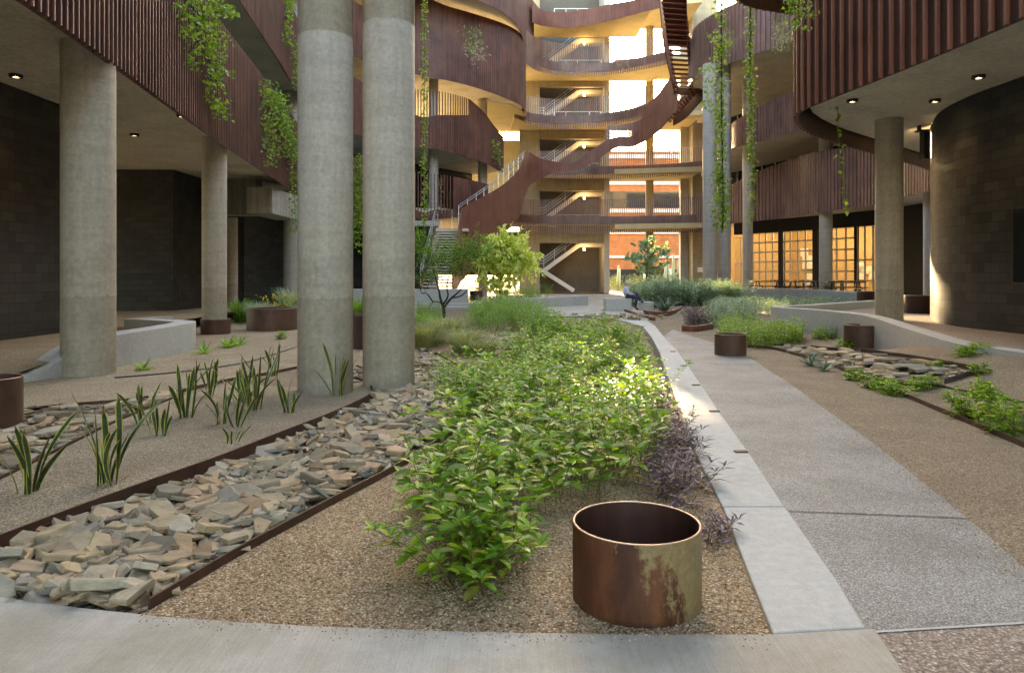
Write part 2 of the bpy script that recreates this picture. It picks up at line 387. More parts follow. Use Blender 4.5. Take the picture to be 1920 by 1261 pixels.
def ribbon(m, path, w, zb=-.4, side=1):
    """solid low wall: path of (x, y, ztop), thickness w to one side"""
    n = len(path); vs = []
    for i, p in enumerate(path):
        a = Vector(path[max(i-1,0)][:2]); b = Vector(path[min(i+1,n-1)][:2]); t = (b-a).normalized()
        q = Vector((-t.y, t.x))*w*side
        vs += [(p[0],p[1],zb),(p[0],p[1],p[2]),(p[0]+q.x,p[1]+q.y,p[2]),(p[0]+q.x,p[1]+q.y,zb)]
    fs = []
    for i in range(n-1):
        for k in range(4): 
            f = (i*4+k, i*4+(k+1)%4, (i+1)*4+(k+1)%4, (i+1)*4+k); fs.append(f if side > 0 else f[::-1])
    fs += [(0,3,2,1) if side > 0 else (0,1,2,3), tuple((n-1)*4+k for k in ((0,1,2,3) if side > 0 else (0,3,2,1)))]
    m.add(vs, fs); return m
# long concrete curb between the planting and the path
k = [(a[0],a[1]) for a in CL]; k2 = [(a[0],a[1]) for a in CR]
cut = 2
cw = thing('garden_curb', 'long pale concrete curb with steel brackets running beside the grey path', 'curb', (1.4,3.1,0))
m = MB(); m.prism(k[:3]+k2[:3][::-1], -.4, 0); m.build('curb_section', M['bench'], cw, bevel=.012)
e = [(k[2][0], k[2][1]+.008)]+k[3:]; e2 = [(k2[2][0], k2[2][1]+.008)]+k2[3:]
m = MB(); m.prism(e+e2[::-1], -.4, 0); m.build('curb_section', M['bench'], cw, bevel=.012)
for i, (px, py) in enumerate(((1264,659),(1284,686),(1308,722),(1343,771),(1394,847))):
    p = G(px, py, 0); m = MB(); m.box((p.x-.08,p.y-.03,-.03),(p.x+.035,p.y+.03,.014)); m.box((p.x+.012,p.y-.03,-.12),(p.x+.035,p.y+.03,-.0305))
    m.build('bracket', M['corten_edge'], cw, bevel=.006)

def edging(name, label, pts, h, cat='edging', up=.0, mat='corten_edge', th=.014, dens=6):
    p = catmull([tuple(q) for q in pts], dens); p = resample(p, .12)
    m = MB(); path = [(a, b, gz(a, b)+h+up) for a, b in p]
    ribbon(m, path, th, -.5); return tag(m.build(name, M[mat]), label, cat)
edging('steel_edging', 'rusty steel edging strip between slate channel and pinkish gravel bed', EA, .065)
edging('steel_edging', 'rusty steel edging curling round the sandy island of snake plants', EB, .115)
edging('steel_edging', 'low rusty edging along far side of the snake plant island', EC[:6], .10)
edging('steel_edging', 'thin dark edging bounding the sand in front of left concrete column', ED, .05)
rightE = [(3300,1480),(2500,1110),(2060,905),(1920,838),(1740,762),(1650,723),(1560,687),(1500,668),(1450,655),(1400,650)]
edging('steel_edging', 'long dark steel edging between brown path and right planting bed', [G(*p)[:2] for p in rightE], .055)
# stony basin on the right
basin_out = [(1452,652),(1500,651),(1600,660),(1700,672),(1790,688),(1826,700),(1760,722),(1690,722),(1600,702),(1510,672)]
BO = [tuple(G(*p)[:2]) for p in basin_out]
drape('basin_bed', BO, zg(.014), M['soil'], .2)
edging('basin_edging', 'dark steel edging along the back and pointed end of slate basin', BO[:7], .075, mat='corten_dark', dens=4)

# left walkway with its seat wall
def zl(x, y): return max(gz(x, y)+.02, .30*sm(9.4, 11.8, y)+.0)
drape('left_walkway', [(-25,5),(-9,5),(-7.6,9.3),(-7.3,10.3),(-7.05,11.2),(-7.0,12),(-7.0,15.2),(-7.6,16),(-8.6,17),(-9.2,19.5),(-9.5,25),(-9.4,31),(-25,31)], zl, M['sand'], .4)
m = MB(); lw = catmull([(-7.3,10.2,-.02),(-7.05,10.9,.2),(-6.95,11.6,.44),(-6.85,12.3,.52),(-6.75,13.6,.54),(-6.72,14.8,.56),(-6.85,15.35,.56),(-7.3,15.75,.56),(-8.2,16.3,.56),(-8.9,17.2,.5),(-9.3,19.5,.42)], 5)
tag(ribbon(m, lw, .42).build('seat_wall', M['bench'], bevel=.012), 'low pale concrete seat wall curving between left column and sand bed', 'wall')
# right walkway with its looping wall
drape('right_walkway', [(7.35,4),(7.35,9.9),(7.25,11.2),(7.9,14),(8.05,16.5),(7.9,18.3),(8.3,20),(9.5,21.2),(13,24.8),(17,29),(30,34),(30,4)], lambda x, y: .46, M['aggregate_pink'], .6)
m = MB(); rw = catmull([(7.3,3.5,.465),(7.2,9.9,.465),(7.05,11.2,.47),(7.7,13.96,.52),(7.85,15.6,.64),(7.8,16.8,.67),(7.6,18.2,.67),(7.25,19.4,.67),(7.45,20.3,.67),(8.4,20.9,.67),(10.5,22.9,.67),(12.9,25.2,.67)], 5)
tag(ribbon(m, rw, .34, side=-1).build('ramp_wall', M['bench'], bevel=.012), 'pale concrete wall looping round the right walkway ramp beside block building', 'wall')
drape('terrace', [(9.8,34.3),(13.5,33.6),(16.5,30.5),(19,29),(40,32),(40,62),(16,62),(11,44)], lambda x, y: .45, M['aggregate_pink'], 2)
m = MB(); tw = catmull([(9.6,36,.9),(9.75,34.4,.9),(11.5,34,.9),(13.2,33.6,.9),(14.6,32.3,.84),(15.6,30.6,.76),(16.4,29.4,.7)], 5)
tag(ribbon(m, tw, .4).build('terrace_wall', M['bench'], bevel=.012), 'long low concrete wall behind grey green shrubs below the glazed doors', 'wall')

# ================================================================ buildings
def dense(pts, step, n=6): return resample(catmull([tuple(p) for p in pts], n), step)
def normals(p, side):
    out = []
    for i in range(len(p)):
        a = Vector(p[max(i-1,0)][:2]); b = Vector(p[min(i+1,len(p)-1)][:2]); t = (b-a)
        t = t.normalized() if t.length > 1e-9 else Vector((1,0)); out.append(Vector((-t.y, t.x))*side)
    return out
def screen(pts, side, step, fin_w, fin_d, solid=True, over=.0, th=.03, two=False):
    """corten screen: curved backing sheet plus upright fins; pts (x, y, zt, zb); fin_d number or function of y"""
    m = MB(); p = dense(pts, step); N = normals(p, side)
    fw = fin_w/2
    if solid:
        vs = []; fs = []; n = len(p)
        for q, nn in zip(p, N):
            a = Vector(q[:2]); b = a-nn*th
            vs += [(a.x,a.y,q[3]),(a.x,a.y,q[2]),(b.x,b.y,q[2]),(b.x,b.y,q[3])]
        for i in range(n-1): fs += [(i*4+k, i*4+(k+1)%4, (i+1)*4+(k+1)%4, (i+1)*4+k) for k in range(4)]
        fs += [(0,1,2,3), tuple((n-1)*4+k for k in (3,2,1,0))]
        if side > 0: pass
        m.add(vs, [f[::-1] for f in fs] if side < 0 else fs)
    m.nsheet = len(m.f)
    for q, nn in zip(p, N):
        d = fin_d(q[1]) if callable(fin_d) else fin_d
        if d <= 0: continue
        t = Vector((-nn.y, nn.x)); a = Vector(q[:2])+nn*(d/2+.003)
        m.obox((a.x, a.y, (q[2]+q[3])/2), (t.x*fw, t.y*fw, 0), (nn.x*d/2, nn.y*d/2, 0), (0,0,(q[2]-q[3])/2+over))
    return m
def B(lst): return [(X(px, Y), Y, Z(t, Y), Z(b, Y)) for px, t, b, Y in lst]
def wallstrip(path, zb, zt, th, side):
    """masonry wall with uv = (arc length, height)"""
    m = MB(); uv = []; s = 0; N = normals(path, side); n = len(path)
    for i, (q, nn) in enumerate(zip(path, N)):
        if i: s += math.hypot(q[0]-path[i-1][0], q[1]-path[i-1][1])
        b = Vector(q[:2])-nn*th
        m.v += [(q[0],q[1],zb),(q[0],q[1],zt),(b.x,b.y,zt),(b.x,b.y,zb)]; uv += [(s,zb),(s,zt),(s,zt+.1),(s,zb-.1)]
    for i in range(n-1):
        fs = [(i*4+k, i*4+(k+1)%4, (i+1)*4+(k+1)%4, (i+1)*4+k) for k in range(4)]
        m.f += [f[::-1] for f in fs] if side < 0 else fs
    m.f += [(0,1,2,3),tuple((n-1)*4+k for k in (3,2,1,0))]
    return m, uv
def column(m, x, y, r, z0, z1, n=40): m.lathe((x,y,0), [(r*.999,z0),(r,z0+.001),(r,z1)], n); return m

FL = [5.25+4.4*i for i in range(5)]       # soffit heights
left = thing('left_wing', 'left wing with long rusted steel facade bands over dark block walls', 'building', (-12,15,0))
right = thing('right_wing', 'right wing with rusted fins above a curved dark block wall and glazed doors', 'building', (12,15,0))
rear = thing('stair_tower', 'concrete stair tower with curved rust slat balconies at the courtyard end', 'building', (5,60,0))

# ---- left wing
near = [(-5.0,-30),(-5.2,-3),(-5.5,2),(-5.9,6.5),(-6.07,8.8),(-6.37,11),(-7.0,15),(-7.7,20),(-8.5,26),(-9.2,31),(-9.3,36),(-8.3,40.5)]
farL = [
 [(780,322,410,43.2),(815,326,410,43.6),(850,331,408,44.2),(880,337,405,45.5),(905,343,402,47.5),(916,346,400,50),(916,348,400,53)],
 [(780,168,277,43.2),(820,171,280,44),(850,177,288,44.8),(880,186,296,46),(905,208,304,47.6),(925,234,314,49.5),(938,250,322,52),(944,256,322,55)],
 [(780,-6,140,43.2),(840,12,151,44),(895,28,165,45.5),(940,43,181,47),(970,58,194,49),(984,74,205,51.5),(984,90,212,54),(972,100,214,56)],
 [(780,-200,-48,40.5),(850,-185,-22,41.5),(893,-165,0,43),(940,-130,22,45),(972,-80,52,48),(986,-30,92,52),(1001,10,130,56)]]
LW = []
for i in range(4):
    zt, zb = 8.02+4.4*i, 4.92+4.4*i
    pts = [(x,y,zt,zb) for x,y in near]+B(farL[i])
    LW.append(pts)
    fd = (lambda y: .06*(1-sm(12,19,y))+.02) if i == 0 else (lambda y: .025)
    if i in (0, 1):                         # towards the stair these bands turn into open slats above a lower sheet
        nf = len(near); k = nf+(3 if i else 2); lowtop = 216 if i else 393
        screen(pts[:nf], -1, .17, .03, fd).build('facade_screen', M['corten'], left)
        screen([pts[nf-1]]+[(q[0],q[1],Z(lowtop,q[1]),q[3]) for q in pts[nf:k+1]], -1, .17, .03, .02).build('facade_screen', M['corten'], left)
        screen(pts[k:], -1, .17, .03, .02).build('facade_screen', M['corten'], left)
        screen(pts[nf-1:k+1], -1, .21, .05, .05, solid=False).build('slat_screen', M['corten'], left)
    else: screen(pts, -1, .17, .03, fd).build('facade_screen', M['corten'], left)
for i in range(5):
    pts = LW[min(i,3)]
    path = [(p[0]-.25, p[1]) for p in dense(pts, .8)]
    poly = path+[(path[-1][0]-1.5, 62 if i >= 2 else 58), (-4,62 if i >= 2 else 58), (-25,60),(-25,-30)]
    m = MB(); m.prism(poly, FL[i], FL[i]+.4); m.build('floor_slab', M['soffit'], left)
m, uv = wallstrip([(-9.8,-30),(-9.8,17.2)], .2, 5.25, .4, -1); m.build('block_wall', M['block'], left, uv=uv)
m, uv = wallstrip([(-18,24.9),(-11.9,24.9)], .2, 5.25, .4, -1); m.build('block_wall', M['block'], left, uv=uv)
m, uv = wallstrip([(-11.9,25.31),(-11.9,31.5)], .2, 5.25, .3, -1); m.build('block_wall', M['block'], left, uv=uv)
m, uv = wallstrip([(-18,17.2),(-9.8+.01,17.2)], .2, 5.25, .3, 1); m.build('block_wall', M['block'], left, uv=uv)
m, uv = wallstrip([(-18,32.2),(-10,32.2),(-10.3,38),(-10.6,46.8),(-5.0,47.6)], 0, 5.25, .4, -1); m.build('block_wall', M['block2'], left, uv=uv)
m = MB(); m.box((-13.2,27.2,3.85),(-9.81,27.9,5.25)); m.box((-9.8,26.2,3.82),(-8.85,29.5,4.8)); m.build('beam', M['wall'], left, bevel=.02)
def curtain(path, floors, parent, mat='glass_dark'):
    for i in floors:
        m = MB(); ribbon(m, [(x,y,FL[i]+4.4) for x,y in path], .12, FL[i]+.401); m.build('curtain_wall', M[mat], parent)
        m = MB(); q = resample(path, 1.5)
        for a, nn in zip(q, normals(q, 1)): m.obox((a[0]+nn.x*.2,a[1]+nn.y*.2,FL[i]+2.4), (.03,0,0),(0,.09,0),(0,0,1.995))
        m.build('mullion', M['alu'], parent)
g_, t_, b_ = mat_base('dark_glass'); b_.inputs['Base Color'].default_value = (.02,.025,.03,1); b_.inputs['Roughness'].default_value = .06; b_.inputs['Specular IOR Level'].default_value = .6
M['glass_dark'] = g_
curtain([(-8,50.5),(-12.3,46),(-12.5,30),(-11,12),(-9.6,0),(-9.6,-30)][::-1], range(4), left)
curtain([(-8,50.5),(-3.2,57)][::1], [0], left)

# ---- right wing
RW = [
 [(x,y,8.02,4.9) for x,y in [(7.3,-30),(7.3,-3),(7.2,2),(6.95,6),(6.68,9.25),(6.4,11.5),(6.05,13.5),(5.93,14.6),(6.28,15.6),(7.0,16.7),(8.3,18.1),(10.1,19.7),(13,22.3),(15.6,25)]]
  +B([(1750,268,355,28),(1640,272,383,34),(1540,283,398,38.5),(1480,300,408,42.5),(1420,322,414,45),(1370,347,420,47.5),(1335,366,432,52),(1318,376,440,57)]),
 [(x,y,12.4,9.3) for x,y in [(7.3,-30),(7.3,-3),(6.9,6),(6.6,10),(6.2,14),(5.9,17),(6.0,19),(6.7,20.4),(8.4,21.2),(12,22.8),(15,26),(16.4,31)]]
  +B([(1508,160,240,37.7),(1440,190,262,41),(1385,223,275,43.5),(1372,235,279,45.5),(1345,262,292,50)]),
 [(x,y,17.0,13.7) for x,y in [(7.3,-30),(7.3,-3),(6.6,10),(6.3,17),(8,21.5),(12.5,25),(15.6,30),(15.9,34)]]
  +B([(1480,-40,80,37.2),(1400,-3,107,39.5),(1350,20,127,41.5),(1316,40,142,43.5),(1298,58,156,45.2),(1292,72,163,47),(1299,84,168,49.5),(1318,96,178,53)]),
 [(x,y,21.4,18.1) for x,y in [(8.3,-30),(8.3,-3),(8.2,10),(8.6,17),(10.5,21.5),(14.5,25),(18,30),(18.2,37),(17.5,43),(16.8,48),(17,54)]]]
for i, pts in enumerate(RW):
    fd = [(lambda y: .06 if y < 25 else .04), .07, .06, .05][i]
    if i == 0:
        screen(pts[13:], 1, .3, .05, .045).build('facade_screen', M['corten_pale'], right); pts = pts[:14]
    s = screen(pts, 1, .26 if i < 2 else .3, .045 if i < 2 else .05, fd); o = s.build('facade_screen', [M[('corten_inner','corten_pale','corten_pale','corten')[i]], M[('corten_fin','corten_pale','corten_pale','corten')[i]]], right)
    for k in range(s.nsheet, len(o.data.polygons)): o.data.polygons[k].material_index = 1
for i in range(5):
    path = [(p[0]+.25, p[1]) for p in dense(RW[min(i,3)], .8)]
    poly = path+[(path[-1][0]+1, 60), (32,60), (32,-30)]
    m = MB(); m.prism(poly, FL[i], FL[i]+.4); m.build('floor_slab', M['soffit_grey' if i == 0 else 'soffit'], right)
bw = dense([(9.7,-30),(9.7,-3),(9.6,6),(9.53,10),(9.5,13.2),(9.45,14.6),(9.65,15.9),(10.1,17),(10.9,18.4),(12.5,19.8),(15,20.6),(28,20.8)], .2)
m, uv = wallstrip(bw, .2, 5.25, .4, 1); m.build('block_wall', M['block2'], right, uv=uv)
# recessed window in the curved wall
m = MB(); m.box((9.47,12.0,1.38),(9.56,13.45,1.42)); m.box((9.47,12.0,2.8),(9.56,13.45,2.84)); m.box((9.47,13.41,1.421),(9.56,13.45,2.799)); m.box((9.47,12.0,1.421),(9.56,12.04,2.799))
wf = m.build('window', M['dark'], right); m = MB(); m.box((9.48,12.041,1.421),(9.496,13.409,2.799)); m.build('pane', M['glass_dark'], wf)
# ground floor wall with glazed doors
gw = [(X(px,Y),Y) for px,Y in ((1376,50.5),(1410,48.8),(1459,47),(1466,46.7),(1523,44.6),(1533,44.2),(1601,41.8),(1604,41.7),(1650,40.2),(1700,38),(1760,35.5))]
def seg(a, b, z0, z1, th=.3):
    a, b = Vector(a), Vector(b); d = (b-a); t = d.normalized(); nn = Vector((t.y,-t.x))
    if nn.x > 0: nn = -nn
    return a, b, t, nn
def wseg(m, a, b, z0, z1, th=.3):
    a, b, t, nn = seg(a, b, z0, z1); c = (a+b)/2-nn*th/2
    m.obox((c.x,c.y,(z0+z1)/2), (t.x*(b-a).length/2, t.y*(b-a).length/2, 0), (nn.x*th/2, nn.y*th/2,0), (0,0,(z1-z0)/2))
m = MB(); lint = 4.4
for i in range(len(gw)-1): wseg(m, gw[i], gw[i+1], lint, 5.25)
for i in (2,4,6): wseg(m, gw[i], gw[i+1], .45, lint)
wseg(m, gw[8], gw[9], .45, lint); wseg(m, gw[9], gw[10], .45, lint)
m.build('door_wall', M['block'], right)
gl, t_, b_ = mat_base('clear_glass'); b_.inputs['Roughness'].default_value = .02
tr = t_.nodes.new('ShaderNodeBsdfTransparent'); ms = t_.nodes.new('ShaderNodeMixShader'); ms.inputs[0].default_value = .88
t_.links.new(b_.outputs[0], ms.inputs[1]); t_.links.new(tr.outputs[0], ms.inputs[2]); t_.links.new(ms.outputs[0], t_.nodes['Material Output'].inputs[0])
b_.inputs['Base Color'].default_value = (.1,.1,.1,1); M['glass'] = gl
def gdoor(a, b, z0, z1, cols, rows, name, th=.095):
    a, b, t, nn = seg(a, b, z0, z1); L = (b-a).length; m = MB()
    def bar(s0, s1, u0, u1, d=.06):
        c = a+t*((s0+s1)/2)-nn*.12; m.obox((c.x,c.y,(u0+u1)/2), (t.x*(s1-s0)/2,t.y*(s1-s0)/2,0), (nn.x*d/2,nn.y*d/2,0), (0,0,(u1-u0)/2))
    for i in range(cols+1):
        s = L*i/cols; bar(max(0,s-th/2), min(L,s+th/2), z0, z1, .06)
    for j in range(rows+1):
        u = z0+(z1-z0)*j/rows; bar(0, L, u-(th/2 if j else 0), u+(th/2 if j < rows else 0), .075)
    o = m.build(name, M['alu'], right)
    m = MB(); c = (a+b)/2-nn*.12; m.obox((c.x,c.y,(z0+z1)/2), (t.x*L/2,t.y*L/2,0), (nn.x*.004,nn.y*.004,0), (0,0,(z1-z0)/2)); m.build('pane', M['glass'], o)
gdoor(gw[1], gw[2], .45, lint, 4, 6, 'garage_door'); gdoor(gw[3], gw[4], .45, lint, 4, 6, 'garage_door'); gdoor(gw[5], gw[6], .45, lint, 4, 6, 'garage_door')
gdoor(gw[7], gw[8], .45, lint, 3, 2, 'glass_door'); gdoor(gw[0], gw[1], .45, 4.2, 3, 2, 'glass_door')
# the lit room behind
M['room'] = plain('timber_lining', (.52,.37,.20), .6); M['room_floor'] = plain('room_floor', (.3,.2,.1), .4)
m = MB(); bk = [(24,38.2),(27,44),(21.5,54.5),(16.2,54)]
ribbon(m, [(x,y,5.2) for x,y in bk], .2, .3, side=-1); m.build('room_wall', M['room'], right)
m = MB(); rs = random.Random(4); a, b = Vector((27,44)), Vector((21.5,54.5))
for i in range(16):
    s = rs.uniform(.03,.95); z = rs.uniform(1.0,3.6); w = rs.uniform(.15,.5); hh = rs.uniform(.2,.55); c = a+(b-a)*s; c -= Vector((.15,.08))
    t = (b-a).normalized(); m.obox((c.x,c.y,z), (t.x*w,t.y*w,0), (.02,.01,0), (0,0,hh))
m.build('pin_board', M['white'], right)
m = MB()
for i in range(7):
    s = rs.uniform(.1,.9); c = Vector((21.5,44))+Vector((-2.4,6))*s*1.2+Vector((rs.uniform(-.5,1.5),0)); m.box((c.x-.5,c.y-.4,1.15),(c.x+.5,c.y+.4,1.2)); m.box((c.x-.05,c.y-.05,.46),(c.x+.05,c.y+.05,1.149))
m.build('table', M['dark'], right)
for i, (x, y) in enumerate(((22.5,43.5),(21.5,47),(19.5,50.5))):
    l = bpy.data.lights.new('room_lamp', 'POINT'); l.energy = 40; l.color = (1,.74,.40); l.shadow_soft_size = .25
    o = bpy.data.objects.new('room_lamp', l); COL.objects.link(o); o.location = (x,y,4.5); o.parent = right; o.matrix_parent_inverse = INV['right_wing']
curtain([(12,-30),(12,14),(14,19),(19.5,26),(22,36),(19.5,50),(17,58)], range(4), right)

# ---- rear stair tower
TY = 60.; px2 = lambda p, Y=TY: X(p, Y)
m = MB(); x0, x1, x2, x3 = px2(974), px2(1012), px2(1133), px2(1143)
top = 27.
m.box((x0,TY,0),(x1,TY+.5,top))
z = 4.25
for i in range(5): m.box((x1+.001,TY+.002,z+4.4*i),(x2-.001,TY+.5,5.62+4.4*i))
m.build('tower_wall', M['tower'], rear, bevel=.02)
m = MB(); m.box((x2,TY-.02,0),(x3,TY+4,top)); m.build('pier', M['column_far'], rear, bevel=.02)
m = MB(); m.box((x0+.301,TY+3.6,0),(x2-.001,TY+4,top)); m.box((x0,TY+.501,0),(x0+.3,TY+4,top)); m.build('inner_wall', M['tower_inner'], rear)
M['stairlight'] = concrete('stair_concrete', (.70,.69,.66), var=.08)
lampspots = []
for i in range(5):
    zb = 4.4*i; m = MB(); ya, yb_ = TY+.9, TY+2.2
    a, b = px2(1022), px2(1088); x_l = x0+.35
    m.box((x_l,ya,zb+1.75),(a,yb_,zb+2.05))
    n = Vector((b-a,0,2.2)).normalized(); q = Vector((-n.z,0,n.x))*.16
    def flight(pa, pb):
        d = (Vector(pb)-Vector(pa)); u = d.normalized(); r = Vector((-u.z,0,u.x))*.17 if u.x > 0 else Vector((u.z,0,-u.x))*.17
        c = (Vector(pa)+Vector(pb))/2; m.obox((c.x,(ya+yb_)/2,c.z), d/2, (0,(yb_-ya)/2,0), r)
    flight((a,0,zb+1.95),(b,0,zb+4.1)); m.box((b,ya+.002,zb+3.95),(x2-.02,yb_,zb+4.24))
    flight((a,0,zb+1.8),(px2(1078),0,zb+.2 if i == 0 else zb+1.2*0+.2))
    m.build('stair_flight', M['stairlight'], rear)
    m = MB()
    for dz in (.55, .8, 1.05):
        m.bar((x_l,yb_+.2,zb+2.0+dz),(a,yb_+.2,zb+2.0+dz),.04); m.bar((a,yb_+.2,zb+2.0+dz),(px2(1085),yb_+.2,zb+4.1+dz),.04)
    for s in (0,.33,.66,1): 
        xx = a+(px2(1085)-a)*s; zz = zb+2+2.1*s; m.bar((xx,yb_+.2,zz-.1),(xx,yb_+.2,zz+1.05),.04)
    m.bar((px2(1040),TY+.6,zb+5.62+1.05),(x2,TY+.6,zb+5.62+1.05),.04)
    for s in range(5): xx = px2(1040)+(x2-px2(1040))*s/4.2; m.bar((xx,TY+.6,zb+5.63),(xx,TY+.6,zb+6.65),.04)
    m.build('handrail', M['steel'], rear)
    xl, zl_ = px2(1097), zb+3.72
    m = MB(); m.lathe((xl,TY+.75,zl_), [(.001,.085),(.07,.08),(.07,-.08),(.001,-.085)], 16); m.build('stair_lamp', M['lens'], rear, smooth=True)
    l = bpy.data.lights.new('stair_lamp_light', 'POINT'); l.energy = 6; l.color = (1,.62,.25); l.shadow_soft_size = .15
    o = bpy.data.objects.new('stair_lamp_light', l); COL.objects.link(o); o.location = (xl, TY+.45, zl_-.3); o.parent = rear; o.matrix_parent_inverse = INV[rear.name]
# floors and piers right of the tower
xr0, xr1, xr2 = x3+.002, px2(1290), px2(1322)
for i in range(5):
    m = MB(); m.prism([(xr0,57),(xr1,55.5),(xr1,61.5),(xr0,61.5)], FL[i], FL[i]+.38); m.build('floor_slab', M['soffit_warm_lit'], rear)
m = MB(); column(m, px2(1218,61), 61, .34, 0, 26); m.build('tower_column', M['tower'], rear, smooth=True)
m = MB(); m.box((xr1+.002,58.5,0),(xr2+.6,63,27)); m.build('side_wall', M['tower'], rear)
m = MB(); m.box((px2(1276),60,0),(xr1,60.6,27)); m.build('pier', M['column_far'], rear, bevel=.02)
# curved slat balconies
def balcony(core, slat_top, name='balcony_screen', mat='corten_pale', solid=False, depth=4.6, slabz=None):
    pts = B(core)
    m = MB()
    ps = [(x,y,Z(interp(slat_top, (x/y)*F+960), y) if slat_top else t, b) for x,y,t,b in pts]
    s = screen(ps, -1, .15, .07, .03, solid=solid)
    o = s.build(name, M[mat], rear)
    return pts
bandA = [(998,0,42,53),(1012,17,47,54.5),(1030,22,50,55.5),(1060,23,52,56),(1100,17,48,56),(1140,9,40,55.5),(1180,2,30,54.5),(1212,-6,22,53),(1237,-14,16,51)]
pA = balcony(bandA, None, solid=True, mat='corten_red')
bandB = [(986,78,118,52),(1002,98,131,55),(1030,112,139,56.5),(1070,118,143,57),(1130,117,141,57),(1180,111,135,56),(1230,100,126,54.5),(1258,94,119,53)]
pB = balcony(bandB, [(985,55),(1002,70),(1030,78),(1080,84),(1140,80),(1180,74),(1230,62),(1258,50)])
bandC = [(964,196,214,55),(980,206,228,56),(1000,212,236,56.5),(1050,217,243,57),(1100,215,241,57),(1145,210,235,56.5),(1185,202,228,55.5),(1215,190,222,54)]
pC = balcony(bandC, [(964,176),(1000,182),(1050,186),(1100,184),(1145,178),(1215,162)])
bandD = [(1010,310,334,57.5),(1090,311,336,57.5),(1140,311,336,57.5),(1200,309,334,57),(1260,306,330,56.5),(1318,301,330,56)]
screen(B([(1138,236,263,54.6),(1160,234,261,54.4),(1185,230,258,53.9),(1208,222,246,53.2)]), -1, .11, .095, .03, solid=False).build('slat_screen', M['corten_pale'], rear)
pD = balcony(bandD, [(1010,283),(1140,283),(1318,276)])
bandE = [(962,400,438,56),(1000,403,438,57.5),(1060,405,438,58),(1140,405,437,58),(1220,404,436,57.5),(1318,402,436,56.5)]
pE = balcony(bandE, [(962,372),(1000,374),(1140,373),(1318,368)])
for pts, z0 in ((pA, FL[4]),(pB, FL[3]),(pC, FL[2]),(pD, FL[1]),(pE, FL[0])):
    q = dense(pts, .5); m = MB()
    vs = []; n = len(q); N = normals(q, -1)       # solid slab edge seen through the slats
    for a, nn in zip(q, N):
        c = Vector(a[:2])-nn*.12; d = c-nn*.25
        zt = a[2]; zb = a[3] if pts is pA else a[2]-.62
        vs += [(c.x,c.y,zb),(c.x,c.y,zt),(d.x,d.y,zt),(d.x,d.y,zb)]
    fs = []
    for i in range(n-1): fs += [(i*4+k, (i+1)*4+k, (i+1)*4+(k+1)%4, i*4+(k+1)%4) for k in range(4)]
    fs += [(0,1,2,3),tuple((n-1)*4+k for k in (3,2,1,0))]
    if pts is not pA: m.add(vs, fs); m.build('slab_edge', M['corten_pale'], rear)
    m = MB(); zc = sum(a[2] for a in q)/n-.45
    m.prism([(a[0], a[1]+.4) for a in q]+[(max(a[0] for a in q), 60.0),(min(a[0] for a in q)-.3, 60.0)], zc-.25, zc+.1); m.build('balcony_slab', M['soffit_warm_lit'], rear)
# slab that carries the left wing round to the tower, with the open gap of sky below it
for i in (2,3,4):
    m = MB(); m.prism([(-4,50),(0,52),(1.1,55),(1.1,62),(-6,62)], FL[i]-.02, FL[i]+.38); m.build('link_slab', M['soffit_warm_lit'], rear)

# ---- big free-standing columns
def col_thing(label, px, Y, r, z0, z1, mat='column', group=None, joints=()):
    x = X(px, Y); m = MB()
    prof = [(r*.99,z0)]+[(r,z0+.01)]
    for zj in joints: prof += [(r,zj-.012),(r-.008,zj),(r,zj+.012)]
    prof += [(r,z1)]
    m.lathe((0,0,0), prof, 56)
    o = m.build('concrete_column', M[mat], smooth=True); o.location = (x,Y,0)
    return tag(o, label, 'column', group)
GC = 'round concrete columns of the courtyard'
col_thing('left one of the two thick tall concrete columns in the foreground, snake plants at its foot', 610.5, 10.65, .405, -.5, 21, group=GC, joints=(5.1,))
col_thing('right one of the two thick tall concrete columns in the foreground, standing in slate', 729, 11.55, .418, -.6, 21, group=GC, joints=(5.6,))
col_thing('concrete column at front left standing against the low seat wall under soffit', 166, 11.4, .392, -.3, 5.25, group=GC)
col_thing('concrete column whose foot stands in a rusty steel collar', 402, 19.2, .318, -.3, 5.25, group=GC)
col_thing('shaded concrete column under the beam beside the dark block wall', 365, 27.6, .31, 0, 3.85, group=GC)
col_thing('slim concrete column half hidden behind the collared left column', 434, 28.2, .24, 0, 3.82, group=GC)
col_thing('bright concrete column behind the yellow flowers left of the thick pair', 549, 31.5, .40, -.2, 14.0, 'column_far', GC)
col_thing('stout round concrete column on the right walkway beside the curved block wall', 1667, 16.9, .305, .2, 5.25, group=GC)
col_thing('left one of the tall pale twin columns behind the hanging vine cable', 1331, 42, .41, 0, 14.0, 'column_far', GC)
col_thing('right one of the tall pale twin columns behind the hanging vine cable', 1357.5, 42.4, .40, 0, 14.0, 'column_far', GC)
col_thing('slender column in front of the first garage door from the left', 1402, 44.6, .31, .3, 14.0, 'column_far', GC)
col_thing('column in front of the third garage door from the left', 1548.5, 38.9, .345, .3, 9.65, group=GC)
col_thing('bright column edge showing behind the curved block wall', 1746, 30, .30, .3, 5.25, 'column_far', GC)
col_thing('white column on the upper balcony behind the hanging vine', 813, 45.6, .31, 0, 18.4, 'column_far', GC)
col_thing('dark column under the left wing behind the yellow green tree', 905, 50.5, .33, 0, 14.0, group=GC)

